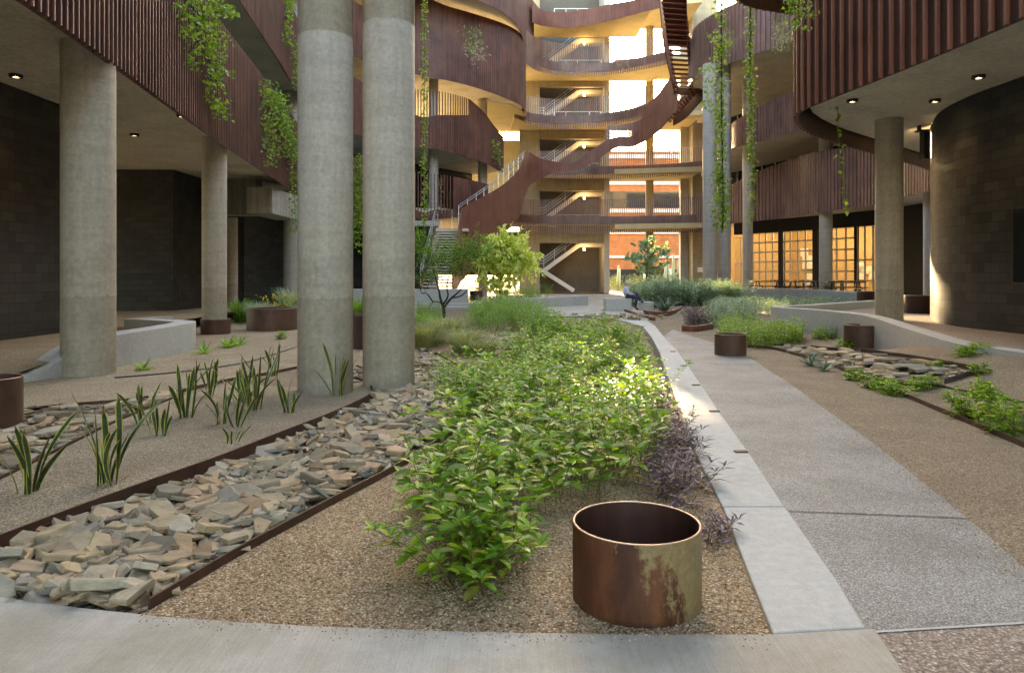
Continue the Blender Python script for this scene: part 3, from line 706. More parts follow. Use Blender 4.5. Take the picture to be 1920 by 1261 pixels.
# ---- downlights on the soffits
def downlight(label, px, py, zs=5.25, power=3.5, parent=None):
    Y = F*(zs-EYE)/(HZ-py); x = X(px, Y)
    t = thing('downlight', label, 'ceiling light', (x,Y,zs), 'round downlights under the soffits')
    m = MB(); m.lathe((x,Y,zs), [(.055,-.055),(.11,-.055),(.115,-.0),(.055,-.0)], 24, True); m.build('housing', M['dark'], t, smooth=False)
    m = MB(); m.lathe((x,Y,zs), [(.0005,-.035),(.054,-.035),(.054,-.02),(.0005,-.02)], 20, True); m.build('lens', M['lens'], t)
    l = bpy.data.lights.new('downlight_beam', 'SPOT'); l.energy = power; l.color = (1,.62,.30); l.spot_size = R(95); l.spot_blend = .8; l.shadow_soft_size = .06
    o = bpy.data.objects.new('downlight_beam', l); COL.objects.link(o); o.location = (x,Y,zs-.08); o.parent = t; o.matrix_parent_inverse = INV[t.name]
downlight('lit downlight nearest the front left, in the soffit left of first column', 30, 140)
downlight('lit downlight between the two left columns, nearer one', 252, 251)
downlight('lit downlight above the dark block wall, further back', 250, 319, power=160)
downlight('small lit downlight at the soffit edge under the left vine', 341, 215)
downlight('lit downlight on the right soffit nearest the curved wall', 1835, 142)
downlight('lit downlight beside the rust fins on the right soffit', 1598, 187)
downlight('faint downlight between right column and curved wall', 1753, 187)
downlight('warm lamp below soffit at the far end of the left wing', 541, 372, zs=4.6, power=25)
t = thing('wall_sconce', 'black rectangular sconce with lit strip on curved block wall edge', 'wall lamp', (10.2,17.5,4.4))
m = MB(); m.box((10.14,17.45,4.42),(10.30,17.65,5.08)); m.box((10.02,17.44,5.09),(10.34,17.66,5.13)); m.box((10.05,17.5,5.131),(10.1,17.6,5.249)); m.build('housing', M['dark'], t)
m = MB(); m.box((10.301,17.47,4.46),(10.36,17.6,5.04)); m.build('light_strip', M['lens'], t)
# ================================================================ open steel stair
st = thing('open_stair', 'rust steel stair winding up from a concrete plinth to the upper floors', 'staircase', (-3.7,38,0))
m = MB(); m.prism([(-12,34.7),(-2.25,34.7),(-2.25,36.4),(-12,36.4)], -.4, .84)
tag(m.build('stair_plinth', M['bench'], bevel=.02), 'pale concrete plinth wall at the foot of the rust stair', 'wall')
m = MB(); m.box((-6,34.0,-.3),(-1.6,34.69,.18)); m.box((-6.2,33.2,-.3),(-1.2,33.99,.06)); tag(m.build('plinth_step', M['bench'], bevel=.01), 'two low concrete steps in front of the stair plinth', 'steps')
def treads(m, pa, pb, n, wa, wb, dep, th):
    pa, pb, wa, wb = map(Vector, (pa, pb, wa, wb)); d = (pb-pa).to_2d().normalized()
    for i in range(n):
        s = (i+.5)/n; c = pa+(pb-pa)*s; w = wa+(wb-wa)*s
        m.obox(c, w/2, (d.x*dep/2, d.y*dep/2, 0), (0,0,th/2))
M['tread'] = concrete('tread_concrete', (.55,.52,.45), var=.1)
m = MB(); treads(m, (-3.72,35.3,.9), (-3.72,41.6,4.2), 20, (1.45,0,0), (1.45,0,0), .27, .07); m.build('tread', M['tread'], st)
m = MB(); m.bar((-4.52,35.2,.85),(-4.52,41.8,4.25),.06,.32); m.build('stringer', M['corten_red'], st)
m = MB(); m.box((-4.5,41.85,4.13),(-2.6,44.6,4.29)); m.build('landing', M['soffit'], st)
# outer parapet: one long folded sheet
low = [(-2.93,35.3,1.95,.45),(-2.93,38.5,3.65,.9),(-2.93,41.2,5.2,1.2)]
up = B([(872,388,520,42.4),(902,371,490,43.6),(933,354,448,45.6),(952,340,432,47.4),(966,327,416,48.8),(977,312,396,50.2),(985,290,366,51.6),(993,285,349,52.8),(1010,295,338,53.8),(1035,302,325,54.3),(1060,305,322,54.6),(1077,304,319,54.6),(1100,288,311,54.4),(1125,271,296,54.2),(1145,260,283,54),(1160,257,276,53.8),(1187,255,275,53.4),(1200,238,269,53),(1210,200,264,52.6),(1232,179,248,51.6),(1251,153,227,50),(1262,140,213,48.9),(1271,158,206,48)])
screen(low+up, -1, .22, .03, .0, th=.06).build('parapet', corten('corten_stair', ((.085,.028,.02),(.15,.05,.034),(.22,.09,.055)), streak=.12), st)
# inner parapet and treads of the upper flights
ins = [Vector((p[0]-.75, p[1]+.75, (p[2]+p[3])/2)) for p in up[:8]]
m = MB()
for a, b in zip(ins, ins[1:]):
    n = max(1, int((b-a).length/.35)); treads(m, a, b, n, (-.95,.95,0), (-.95,.95,0), .3, .06)
m.build('tread', M['tread'], st)
c0, c1 = P(1252,228,50.6), P(1304,168,47.6)
m = MB(); treads(m, c0, c1, 11, (.5,1.2,0), (.6,1.2,0), .30, .06); m.build('tread', M['corten_red'], st)
m = MB(); rp = B([(1262,195,236,51.6),(1285,178,222,50),(1305,160,200,48.6),(1318,150,186,47.8)]); 
s = screen(rp, -1, .3, .03, 0, th=.05); s.build('inner_parapet', M['corten_dark'], st)
# the flight that climbs towards the upper floors, seen from below
ca, cb = P(1282,168,48), P(1259,-40,41)
m = MB(); m.obox(P(1287,172,48.3), (.8,0,0), (0,.7,0), (0,0,.06)); m.build('landing', M['corten_dark'], st)
m = MB(); treads(m, ca, cb, 22, (1.25,.25,0), (1.65,.3,0), .36, .06); m.build('tread', M['corten_red'], st)
def sidewall(off, name, mat, lo=-.35, hi=1.1):
    pts = []
    for s, bow in ((0,0),(.25,.14),(.5,.2),(.75,.1),(1,0)):
        c = ca+(cb-ca)*s+Vector((off*(.63+.20*s)-bow, 0, 0)); pts.append((c.x, c.y, c.z+hi, c.z+lo))
    screen(pts, -1, .25, .03, 0, th=.05).build(name, M[mat], st)
uc = ca+(cb-ca)*.42; m = MB(); dd = (cb-uc); m.obox((uc+cb)/2+Vector((0,0,.10)), dd/2, (.74,.1,0), (0,0,.02)); m.build('underside', M['corten_red'], st)
sidewall(-1, 'flight_parapet', 'corten_red'); sidewall(1, 'flight_parapet', 'corten_red')
# handrails
def rail(name, pts, h=(1.05,.75), posts=6, lab=None):
    m = MB(); pts = [Vector(p) for p in pts]
    for hh in h: m.tube([p+Vector((0,0,hh)) for p in pts], .025, 6)
    r = resample([(p.x,p.y,p.z) for p in pts], max(.4, sum((b-a).length for a,b in zip(pts,pts[1:]))/posts))
    for p in r: m.bar(p, (p[0],p[1],p[2]+h[0]), .035)
    return m.build(name, M['steel'], st)
rail('handrail', [(-4.55,35.3,.9),(-4.55,41.7,4.25),(-4.5,43.5,4.3)], (1.05,.9,.6), 7)
rail('handrail', [(-4.4,44.4,4.3),(-3.4,44.5,4.3),(-2.7,44.0,4.35)], (1.05,.9), 3)
rail('handrail', [P(860,420,44.2), P(905,388,45.2), P(928,372,46.6)], (1.15,1.0), 6)
rail('handrail', [P(934,360,48), P(958,338,50), P(984,316,52.4)], (1.25,1.05,.8), 6)

# ================================================================ walls closing the far left, brick building beyond
m = MB(); m.prism([(-6,61.6),(1.05,61.6),(1.05,62),(-6,62)], 5.7, 13.25); m.build('link_wall', M['soffit_warm_lit'], rear, bevel=.02)
m = MB(); m.prism([(-6.5,60.2),(1.1,60.2),(1.1,60.6),(-6.5,60.6)], 1.5, 5.24); m.build('rear_wall', M['block2'], rear)
bb = thing('brick_building', 'orange brick building with pale ledges seen through the tower openings', 'building', (20,84,0))
M['brick'] = blocks('orange_brick', ((.46,.17,.07), (.54,.22,.09)), (.42,.2,.1), .4, .13)
m, uv = wallstrip([(9,84),(46,84)], 0, 16.2, 8, -1); m.build('wall', M['brick'], bb, uv=uv)
m = MB()
for z in (3.55, 6.4, 8.9, 12.2, 15.3): m.box((8.8,83.75,z),(46,83.998,z+(.45 if z > 5 else .28)))
m.build('ledge', M['white'], bb)
m = MB()
for z, h in ((.3,1.9),(9.5,1.9)): m.box((9.2,83.85,z),(45.5,83.997,z+h))
m.build('window_band', M['glass_dark'], bb)
m = MB(); 
for i in range(12): m.box((9.5+i*3,83.7,.25),(9.8+i*3,83.84,2.3))
m.build('mullion', M['white'], bb)
sg = thing('wall_sign', 'small white sign on the grey wall left of the twin columns', 'sign', (X(1313,58.4),58.4,3))
m = MB(); a, b = P(1308,501,58.44), P(1324,510,58.44); m.box((a.x,58.44,b.z),(b.x,58.49,a.z)); m.build('sign_plate', M['white'], sg, bevel=.01)
# pale bridge landing edge
m = MB(); a = P(780,413,42.4); b = P(822,423,42.4); m.box((-10.2,42.6,b.z),(b.x,43.2,a.z)); m.build('landing_edge', M['bench'], left, bevel=.01)

# ================================================================ benches and low walls in the middle distance
def lowwall(name, label, pts, w, cat='wall', side=1, mat='bench'):
    m = MB(); return tag(ribbon(m, pts, w, -.4, side).build(name, M[mat], bevel=.015), label, cat)
bl = [(c[0],c[1]) for c in CL][-1]
far = [G(1159,599,0),G(1105,594,0),G(1050,588,0),G(1005,583,0),G(985,579,0),G(992,575,0),G(1035,568,0),G(1078,563,0)]
lowwall('zigzag_wall', 'pale concrete garden wall folding back in a sharp zigzag beyond the shrubs', [(p.x,p.y,.02 if i < 5 else .16) for i,p in enumerate(far)], .38, side=-1)
p = [P(984,567,33), P(1050,556.5,35), P(1103,553.5,36.5)]
lowwall('bench_wall', 'low concrete bench wall ending at the pale plaza floor', [(q.x,q.y,max(.45,q.z)) for q in p], .5, 'bench', 1)
def block_bench(label, px0, px1, Y, zt, d=.9):
    m = MB(); m.box((X(px0,Y),Y,-.1),(X(px1,Y),Y+d,zt)); return tag(m.build('concrete_bench', M['bench'], bevel=.02), label, 'bench', 'concrete block benches on the plaza')
block_bench('grey concrete block bench with the seated person on it', 1136, 1184, 30.6, .54)
block_bench('smaller low concrete block beside the agave right of the person', 1199, 1226, 31.2, .36)
def curved_edge(label, pts, h):
    m = MB(); ribbon(m, [(q[0],q[1],h+.02) for q in catmull([tuple(G(*p,0)[:2]) for p in pts], 5)], .09, -.2)
    return tag(m.build('steel_edging', M['corten_red'], bevel=.005), label, 'edging')
curved_edge('rusty curved steel edging round the grey agave on the plaza', [(1206,588),(1235,592),(1265,588),(1288,579)], .13)
curved_edge('rusty strip of edging lying by the pebbles left of the agave', [(1170,583),(1200,592),(1224,599)], .06)
curved_edge('rusty edging in front of the dark purple shrub', [(1278,618),(1305,619),(1338,614)], .10)

# ================================================================ rusty steel planter rings
pm, t, b = mat_base('worn_corten'); v = coord(t)
n1 = noise(t, coord(t,(4,4,1.1)), 1.5, 6, .65); n2 = noise(t, v, 26, 5, .7); n3 = noise(t, coord(t,(3.4,3.4,1.5),loc=(3,1,0)), 1.4, 7, .75)
rust = ramp(t, n1, [(.28,(.045,.016,.010)),(.5,(.12,.042,.02)),(.72,(.23,.09,.035))])
rust = mix(t, .5, rust, ramp(t, n2, [(.3,(.5,.45,.4)),(.65,(1.1,1.0,.95))]), 'MULTIPLY')
bare = ramp(t, n2, [(.3,(.17,.115,.05)),(.7,(.33,.25,.12))])
sp = t.nodes.new('ShaderNodeSeparateXYZ'); t.links.new(v, sp.inputs[0])
a1 = nd(t,'ShaderNodeMath',operation='MULTIPLY_ADD'); t.links.new(sp.outputs[0], a1.inputs[0]); a1.inputs[1].default_value = 1.5; a1.inputs[2].default_value = -.34
a2 = nd(t,'ShaderNodeMath',operation='MULTIPLY_ADD'); t.links.new(sp.outputs[2], a2.inputs[0]); a2.inputs[1].default_value = .9; t.links.new(a1.outputs[0], a2.inputs[2])
a3 = nd(t,'ShaderNodeMath',operation='ADD'); t.links.new(a2.outputs[0], a3.inputs[0])
a4 = nd(t,'ShaderNodeMath',operation='MULTIPLY'); t.links.new(n3, a4.inputs[0]); a4.inputs[1].default_value = 1.5; t.links.new(a4.outputs[0], a3.inputs[1])
a5 = nd(t,'ShaderNodeMath',operation='MULTIPLY_ADD'); t.links.new(n2, a5.inputs[0]); a5.inputs[1].default_value = .35; t.links.new(a3.outputs[0], a5.inputs[2])
msk = ramp(t, a5.outputs[0], [(.76,(0,0,0)),(.88,(1,1,1))])
t.links.new(mix(t, msk, rust, bare), b.inputs['Base Color'])
t.links.new(ramp(t, n2, [(.3,(.42,)*3),(.7,(.68,)*3)]), b.inputs['Roughness']); b.inputs['Specular IOR Level'].default_value = .45
bump(t, n2, .25, .004, b); M['worn'] = pm
M['rim'] = plain('worn_rim', (.42,.28,.20), .35, .3)
def ring(label, x, y, r, zt, zb=None, mat='corten_edge', soil=True, n=72, loc_mat=True, group='rusty steel planter rings'):
    zb = gz(x,y)-.06 if zb is None else zb; w = .013
    t = thing('planter_ring', label, 'planter', (x,y,0), group)
    m = MB(); m.lathe((0,0,0), [(r,zb),(r,zt-.004)], n); m.lathe((0,0,0), [(r-w,zt-.004),(r-w,zb)], n)
    o = m.build('shell', [M[mat], M['corten_inner']], t, smooth=True); o.matrix_parent_inverse = Matrix()
    for i in range(n, 2*n): o.data.polygons[i].material_index = 1
    m = MB(); m.lathe((0,0,0), [(r,zt-.0039),(r-.003,zt),(r-w+.003,zt),(r-w,zt-.0039)], n); o = m.build('rim', M['rim'], t, smooth=True); o.matrix_parent_inverse = Matrix()
    if soil:
        z = zb+.09; m = MB(); m.lathe((0,0,0), [(.001,z+.01),(r-w-.001,z)], n); o = m.build('soil', M['soil'], t); o.matrix_parent_inverse = Matrix()
    return t
ring('large rusty steel ring planter in the foreground with a bare khaki patch', X(1193,3.5), 3.5, .313, .347, mat='worn')
ring('rusty steel ring standing at the edge of brown path before green shrubs', X(1369.5,14.1), 14.1, .305, .39)
ring('dark rusty ring planter in the right bed against the ramp wall', X(1614,15.7), 15.7, .345, .46)
ring('dark grey steel ring on the right walkway between column and block wall', X(1724,20.4), 20.4, .40, .97, .46, 'corten_dark')
ring('rusty collar ring round the foot of left column', X(404.5,19.2), 19.2, .38, .37)
ring('wide rusty ring planter with yellow flowers behind it on the left', X(510,20.6), 20.6, .70, .60)
ring('dark ring planter glimpsed between the two thick columns', X(668,17.2), 17.2, .45, .60, mat='corten_dark')
ring('rusty ring cut by the left edge of the photo', -5.43, 7.35, .305, .50)
ring('small dark ring planter near glazed doors left of the stout right column', X(1626,27), 27, .36, .93, .45, 'corten_dark')
ring('small dark ring under the left wing, left of the tree trunk', X(893,45), 45, .42, .55, mat='corten_dark')
ring('small dark ring under the left wing, right of the dark column', X(941,46), 46, .42, .55, mat='corten_dark')

# ================================================================ picnic tables on the terrace
M['table_dark'] = plain('table_metal', (.035,.03,.028), .45)
pt = thing('picnic_table', 'dark picnic table in front of the leftmost garage door', 'table', (X(1440,41.5),41.5,.45), 'dark picnic tables on the terrace')
def pp(name, m): o = m.build(name, M['table_dark'], pt, bevel=.006); o.matrix_parent_inverse = Matrix()
m = MB(); m.box((-.95,-.38,.70),(.95,.38,.76)); pp('tabletop', m)
for s in (-1,1):
    m = MB(); m.box((-.95,s*.72-.14,.42),(.95,s*.72+.14,.47)); pp('bench', m)
    m = MB(); m.bar((s*.62,-.62,.0),(s*.62,-.2,.699),.07); m.bar((s*.62,.62,.0),(s*.62,.2,.699),.07); m.bar((s*.62,-.84,.385),(s*.62,.84,.385),.06); pp('leg', m)
dup(pt, (X(1506,40.2),40.2,.45), 'dark picnic table in front of the second garage door', .12)
dup(pt, (X(1585,37.8),37.8,.45), 'dark picnic table just right of the column by the third garage door', -.2)
ch = thing('terrace_chair', 'dark wire chair behind the terrace wall left of the twin columns', 'chair', (X(1337,40),40,.3), 'dark chairs by the twin columns')
for nm, bx in (('seat',[((-.25,-.25,.42),(.25,.25,.46))]),('backrest',[((-.25,.22,.461),(.25,.25,.85))])):
    m = MB(); [m.box(*q) for q in bx]; o = m.build(nm, M['table_dark'], ch, bevel=.01); o.matrix_parent_inverse = Matrix()
for a in (-1,1):
    for c in (-1,1):
        m = MB(); m.bar((a*.2,c*.2,0),(a*.2,c*.2,.42),.03); o = m.build('leg', M['table_dark'], ch); o.matrix_parent_inverse = Matrix()
dup(ch, (X(1368,40.5),40.5,.3), 'dark wire chair at the foot of the right twin column', .5)

# ================================================================ person
M['skin'] = plain('skin', (.45,.26,.18), .5); M['shirt'] = plain('pale_blue_shirt', (.42,.48,.66), .8)
M['jeans'] = plain('navy_trousers', (.02,.025,.07), .8); M['hair'] = plain('grey_blond_hair', (.42,.38,.28), .6); M['shoe'] = plain('dark_shoe', (.02,.02,.03), .5)
def skin(name, verts, edges, radii, mat, parent=None, root=0, sub=2):
    me = bpy.data.meshes.new(name); me.from_pydata(verts, edges, []); me.materials.append(mat)
    o = bpy.data.objects.new(name, me); COL.objects.link(o)
    mo = o.modifiers.new('Skin', 'SKIN'); mo.use_smooth_shade = True
    for i, r in enumerate(radii):
        sv = me.skin_vertices[0].data[i]; sv.radius = r if hasattr(r, '__len__') else (r, r); sv.use_root = i == root
    s = o.modifiers.new('Sub', 'SUBSURF'); s.levels = s.render_levels = sub
    if parent: o.parent = parent; o.matrix_parent_inverse = Matrix()
    return o
Sx, Sy = 4.98, 30.85
def w(x, y, z): return (Sx+x, Sy+y, z)
J = dict(pel=w(0,0,.64), spi=w(-.03,0,.79), che=w(-.03,0,.94), nec=w(.0,0,1.05), he1=w(.035,0,1.12), he2=w(.045,0,1.21),
 shL=w(-.02,.16,.98), elL=w(.04,.22,.76), wrL=w(.25,.12,.70), haL=w(.31,.10,.70), shR=w(-.02,-.16,.98), elR=w(.03,-.22,.76), wrR=w(.25,-.10,.72), haR=w(.31,-.08,.72),
 hiL=w(.06,.09,.63), knL=w(.45,.06,.74), anL=w(.60,-.06,.40), toL=w(.74,-.08,.37), hiR=w(.06,-.09,.62), knR=w(.44,-.10,.58), anR=w(.36,-.12,.12), toR=w(.50,-.13,.06))
K = list(J); E = [('pel','spi'),('spi','che'),('che','nec'),('nec','he1'),('he1','he2'),('che','shL'),('shL','elL'),('elL','wrL'),('wrL','haL'),('che','shR'),('shR','elR'),('elR','wrR'),('wrR','haR'),('pel','hiL'),('hiL','knL'),('knL','anL'),('anL','toL'),('pel','hiR'),('hiR','knR'),('knR','anR'),('anR','toR')]
rad = dict(pel=.13,spi=.12,che=.13,nec=.055,he1=.075,he2=.085,shL=.06,elL=.042,wrL=.028,haL=.03,hiL=.09,knL=.06,anL=.038,toL=.03)
rr_ = [rad.get(k, rad.get(k[:-1]+'L', .05)) for k in K]
V_ = [J[k] for k in K]; E_ = [(K.index(a), K.index(b)) for a, b in E]
for hx in ('haL','haR'):                        # five short unequal fingers on each palm
    h0 = Vector(J[hx]); bi = K.index(hx)
    for q, (dx, dy, dz) in enumerate(((.07,.03,-.02),(.085,.01,-.025),(.08,-.01,-.025),(.065,-.028,-.02),(.03,.045,.01))):
        V_.append(tuple(h0+Vector((dx,dy,dz)))); rr_.append(.008); E_.append((bi, len(V_)-1))
person = skin('person', V_, E_, rr_, M['skin'])
tag(person, 'person in pale blue shirt and navy trousers sitting cross legged on concrete bench', 'person')
def sub(keys, edges, grow, name, mat, over={}):
    vs = [J[k] for k in keys]; es = [(keys.index(a), keys.index(b)) for a, b in edges]
    skin(name, vs, es, [over.get(k, rad.get(k, rad.get(k[:-1]+'L', .05)))+grow for k in keys], mat, person)
sub(['pel','spi','che','nec','shL','elL','wrL','shR','elR','wrR'], [e for e in E if all(q in ('pel','spi','che','nec','shL','elL','wrL','shR','elR','wrR') for q in e)], .018, 'shirt', M['shirt'])
sub(['pel','hiL','knL','anL','hiR','knR','anR'], [e for e in E if all(q in ('pel','hiL','knL','anL','hiR','knR','anR') for q in e)], .014, 'trousers', M['jeans'], {'pel':.125})
for s in 'LR': sub(['an'+s,'to'+s], [('an'+s,'to'+s)], .016, 'shoe', M['shoe'])
m = MB(); hc = Vector(w(.035,0,1.205))
prof = [(.001,.115),(.05,.105),(.085,.07),(.102,.02),(.100,-.03),(.085,-.08)]
m.lathe(hc, prof, 20); hr = m.build('hair', M['hair'], person, smooth=True); hr.matrix_parent_inverse = Matrix()
m = MB(); fc = hc+Vector((.095,0,-.02))
m.add([fc+Vector(q) for q in ((0,-.012,.02),(0,.012,.02),(.03,0,-.02),(0,-.016,-.025),(0,.016,-.025))], [(0,1,2),(0,2,3),(1,4,2),(3,2,4)])
n_ = m.build('nose', M['skin'], person); n_.matrix_parent_inverse = Matrix()
# ================================================================ stones
slm, t, b = mat_base('slate'); g = t.nodes.new('ShaderNodeNewGeometry'); oi = t.nodes.new('ShaderNodeObjectInfo')
ad = nd(t, 'ShaderNodeMath', operation='ADD'); t.links.new(g.outputs['Random Per Island'], ad.inputs[0]); t.links.new(oi.outputs['Random'], ad.inputs[1])
fr = nd(t, 'ShaderNodeMath', operation='FRACT'); t.links.new(ad.outputs[0], fr.inputs[0])
col = ramp(t, fr.outputs[0], [(0,(.14,.115,.085)),(.18,(.41,.32,.20)),(.34,(.23,.20,.15)),(.5,(.48,.365,.22)),(.64,(.30,.185,.105)),(.8,(.43,.38,.28)),(1,(.19,.18,.16))])
n1 = noise(t, coord(t), 9, 6, .7); n2 = noise(t, coord(t,(30,30,160)), 1, 4)
col = mix(t, .6, col, ramp(t, n1, [(.3,(.5,.47,.42)),(.55,(.95,.93,.9)),(.75,(1.25,1.15,1.0))]), 'MULTIPLY'); col = mix(t, .3, col, ramp(t, n2, [(.35,(.6,.6,.6)),(.6,(1.1,1.1,1.1))]), 'MULTIPLY')
t.links.new(col, b.inputs['Base Color']); b.inputs['Roughness'].default_value = .75; b.inputs['Specular IOR Level'].default_value = .35
bump(t, mix(t, .5, n1, n2), .5, .01, b); M['slate'] = slm
rs = random.Random(11)
def stone(m, c, s, th, rot, tilt, rnd):
    k = rnd.randint(4, 6); el = rnd.uniform(.42, .9); ang = sorted((i+rnd.uniform(-.36,.36))*2*math.pi/k for i in range(k))
    pts = [(s*math.cos(a)*rnd.uniform(.78,1.1), s*el*math.sin(a)*rnd.uniform(.78,1.1)) for a in ang]
    mt = Matrix.Translation(c) @ Matrix.Rotation(rot,4,'Z') @ Matrix.Rotation(tilt[0],4,'X') @ Matrix.Rotation(tilt[1],4,'Y')
    sk = (rnd.uniform(-.25,.25)*th, rnd.uniform(-.25,.25)*th); q = rnd.uniform(.93,.985)
    tz = [th/2*rnd.uniform(.75,1.2) for _ in pts]
    vs = [mt @ Vector((x,y,-th/2)) for x,y in pts]+[mt @ Vector((x+sk[0],y+sk[1],z*.55)) for (x,y),z in zip(pts,tz)]+[mt @ Vector((x*q+sk[0],y*q+sk[1],z)) for (x,y),z in zip(pts,tz)]
    vs.append(mt @ Vector((sk[0],sk[1],th/2)))
    fs = [tuple(range(k-1,-1,-1))]
    for a in range(k): b_ = (a+1)%k; fs += [(a,b_,k+b_,k+a),(k+a,k+b_,2*k+b_,2*k+a),(2*k+a,2*k+b_,3*k)]
    m.add(vs, fs)
def scatter(poly, n, smin, smax, rnd, lift=.0, blockers=()):
    x0, x1 = min(p[0] for p in poly), max(p[0] for p in poly); y0, y1 = min(p[1] for p in poly), max(p[1] for p in poly); out = []
    tries = 0
    while len(out) < n and tries < n*60:
        tries += 1
        x, y = rnd.uniform(x0,x1), rnd.uniform(y0,y1)
        if not in_poly(x, y, poly) or any((x-a)**2+(y-c)**2 < r*r for a,c,r in blockers): continue
        s = smin+(smax-smin)*rnd.random()**1.9
        out.append((x,y,s))
    return out
blk = [(X(610.5,10.65),10.65,.5),(X(729,11.55),11.55,.5)]
def shrink(poly, d):
    cx = sum(p[0] for p in poly)/len(poly); cy = sum(p[1] for p in poly)/len(poly)
    return [(p[0]+(cx-p[0])*d, p[1]+(cy-p[1])*d*.2) for p in poly]
stream = [(-2.9,3.36)]+[(a-.10,b) for a,b in EA[:]]+[(-1.9,15),(-3.0,13.5),(-2.6,11.0)]+[(a+.10,b) for a,b in EB[::-1]]
front_edge = lambda x: 3.30+max(0,-x-1.7)*.10
S1 = [q for q in scatter(stream, 3300, .028, .16, rs, blockers=blk) if q[1]-q[2]*.5 > front_edge(q[0])]
S1 += [q for q in scatter([p_ for p_ in stream if p_[1] < 6.5], 800, .05, .16, rs) if q[1]-q[2]*.5 > front_edge(q[0])]
S1.sort(key=lambda q: q[1])
rest = MB()
near_n = 0
order = sorted(S1, key=lambda q: -(q[2]/q[1]))
big = set(id(q) for q in order[:300])
for q in S1:
    x, y, s = q; th = s*rs.uniform(.14,.36)
    z = gz(x,y)+.012+th*.4+rs.choice((0,.0,.025,.05)); tl = (rs.gauss(0,.24), rs.gauss(0,.24))
    if id(q) in big:
        m = MB(); stone(m, (0,0,0), s, th, rs.uniform(0,6.3), tl, rs); o = m.build('slate_stone', M['slate']); o.location = (x,y,z)
        tag(o, 'flat grey brown slate stone lying in the long stony channel between rusty edgings', 'stone', 'slate stones in the front channel')
    else: stone(rest, (x,y,z), s, th, rs.uniform(0,6.3), tl, rs)
c2 = [(a[0],a[1]) for a in EC[:5]]+[(-4.25,8.4)]+[ED[4],ED[3],ED[2],ED[1],(-6.6,7.6),(-5.9,5.2)]
for x,y,s in scatter(c2, 420, .05, .19, rs):
    th = s*rs.uniform(.15,.32); stone(rest, (x,y,gz(x,y)+.014+th*.4+rs.choice((0,.02,.04))), s, th, rs.uniform(0,6.3), (rs.gauss(0,.12),rs.gauss(0,.12)), rs)
c3 = [tuple(G(*p)[:2]) for p in ((885,655),(960,655),(975,632),(930,625),(890,632))]
for x,y,s in scatter(c3, 90, .08, .25, rs):
    th = s*rs.uniform(.2,.35); stone(rest, (x,y,gz(x,y)+th*.4), s, th, rs.uniform(0,6.3), (rs.gauss(0,.15),rs.gauss(0,.15)), rs)
tag(rest.build('small_slate', M['slate']), 'smaller and farther slate pieces filling both stony channels', 'stones', kind='stuff')
bm_ = MB()
for x,y,s in scatter(shrink(BO,.08), 170, .06, .24, rs):
    th = s*rs.uniform(.15,.3); stone(bm_, (x,y,gz(x,y)+.016+th*.4+rs.choice((0,.02))), s, th, rs.uniform(0,6.3), (rs.gauss(0,.1),rs.gauss(0,.1)), rs)
for k in ((1225,566,60),(1300,572,60),(1170,595,70)):
    c = G(k[0],k[1],0)
    for i in range(k[2]):
        x, y = c.x+rs.gauss(0,1.0), c.y+rs.gauss(0,.8); s = rs.uniform(.06,.16); stone(bm_, (x,y,max(gz(x,y),0)+.06), s, s*.5, rs.uniform(0,6.3), (rs.gauss(0,.2),rs.gauss(0,.2)), rs)
tag(bm_.build('basin_slate', M['slate']), 'slate pieces filling the right basin and pebbled spots on the plaza', 'stones', kind='stuff')
# loose grit kicked over the gravel, real grains
grit = MB()
for i in range(9000):
    y = 3.12+4.0*rs.random()**1.8; x = rs.uniform(-1.5,1.35+.12*y)
    if x > interp(CURB,y)-.24 or x < interp(sorted([(b,a) for a,b in EA[:4]]), y)+.05: continue
    s = rs.uniform(.004,.009); z = gz(x,y)+.012+s*.4; a = rs.uniform(0,3)
    vs = [Vector((x+s*math.cos(a+k*2.1)*rs.uniform(.7,1.1), y+s*math.sin(a+k*2.1)*rs.uniform(.7,1.1), z-s*.5)) for k in range(3)]+[Vector((x+rs.uniform(-.3,.3)*s,y+rs.uniform(-.3,.3)*s,z+s*.6))]
    grit.add(vs, [(0,1,3),(1,2,3),(2,0,3),(2,1,0)])
def grain(x, y, z, s):
    a = rs.uniform(0,3); vs = [Vector((x+s*math.cos(a+k*2.1), y+s*math.sin(a+k*2.1), z-s*.4)) for k in range(3)]+[Vector((x,y,z+s*.6))]
    grit.add(vs, [(0,1,3),(1,2,3),(2,0,3),(2,1,0)])
for i in range(520):                        # grains kicked on to the slab and the path edge
    x = rs.uniform(-1.7,1.1); y0 = interp([(q_.x,q_.y) for q_ in slab_edge[:9]], x); grain(x, y0-abs(rs.gauss(0,.05))-.005, .002, rs.uniform(.003,.007))
for i in range(700):
    t_ = rs.random()**1.5*6; k_ = int(t_); a_, c_ = PR[k_], PR[k_+1]; u_ = t_-k_; x, y = a_[0]+(c_[0]-a_[0])*u_-abs(rs.gauss(0,.10)), a_[1]+(c_[1]-a_[1])*u_; grain(x, y, gz(x,y)+.018, rs.uniform(.003,.008))
gm, t, b = mat_base('grit_stone'); g = t.nodes.new('ShaderNodeNewGeometry')
t.links.new(ramp(t, g.outputs['Random Per Island'], [(0,(.2,.13,.09)),(.4,(.48,.35,.22)),(.7,(.36,.25,.16)),(1,(.72,.58,.42))]), b.inputs['Base Color']); b.inputs['Roughness'].default_value = .8; M['grit'] = gm
tag(grit.build('loose_gravel', M['grit']), 'loose pinkish gravel grains', 'gravel', kind='stuff')

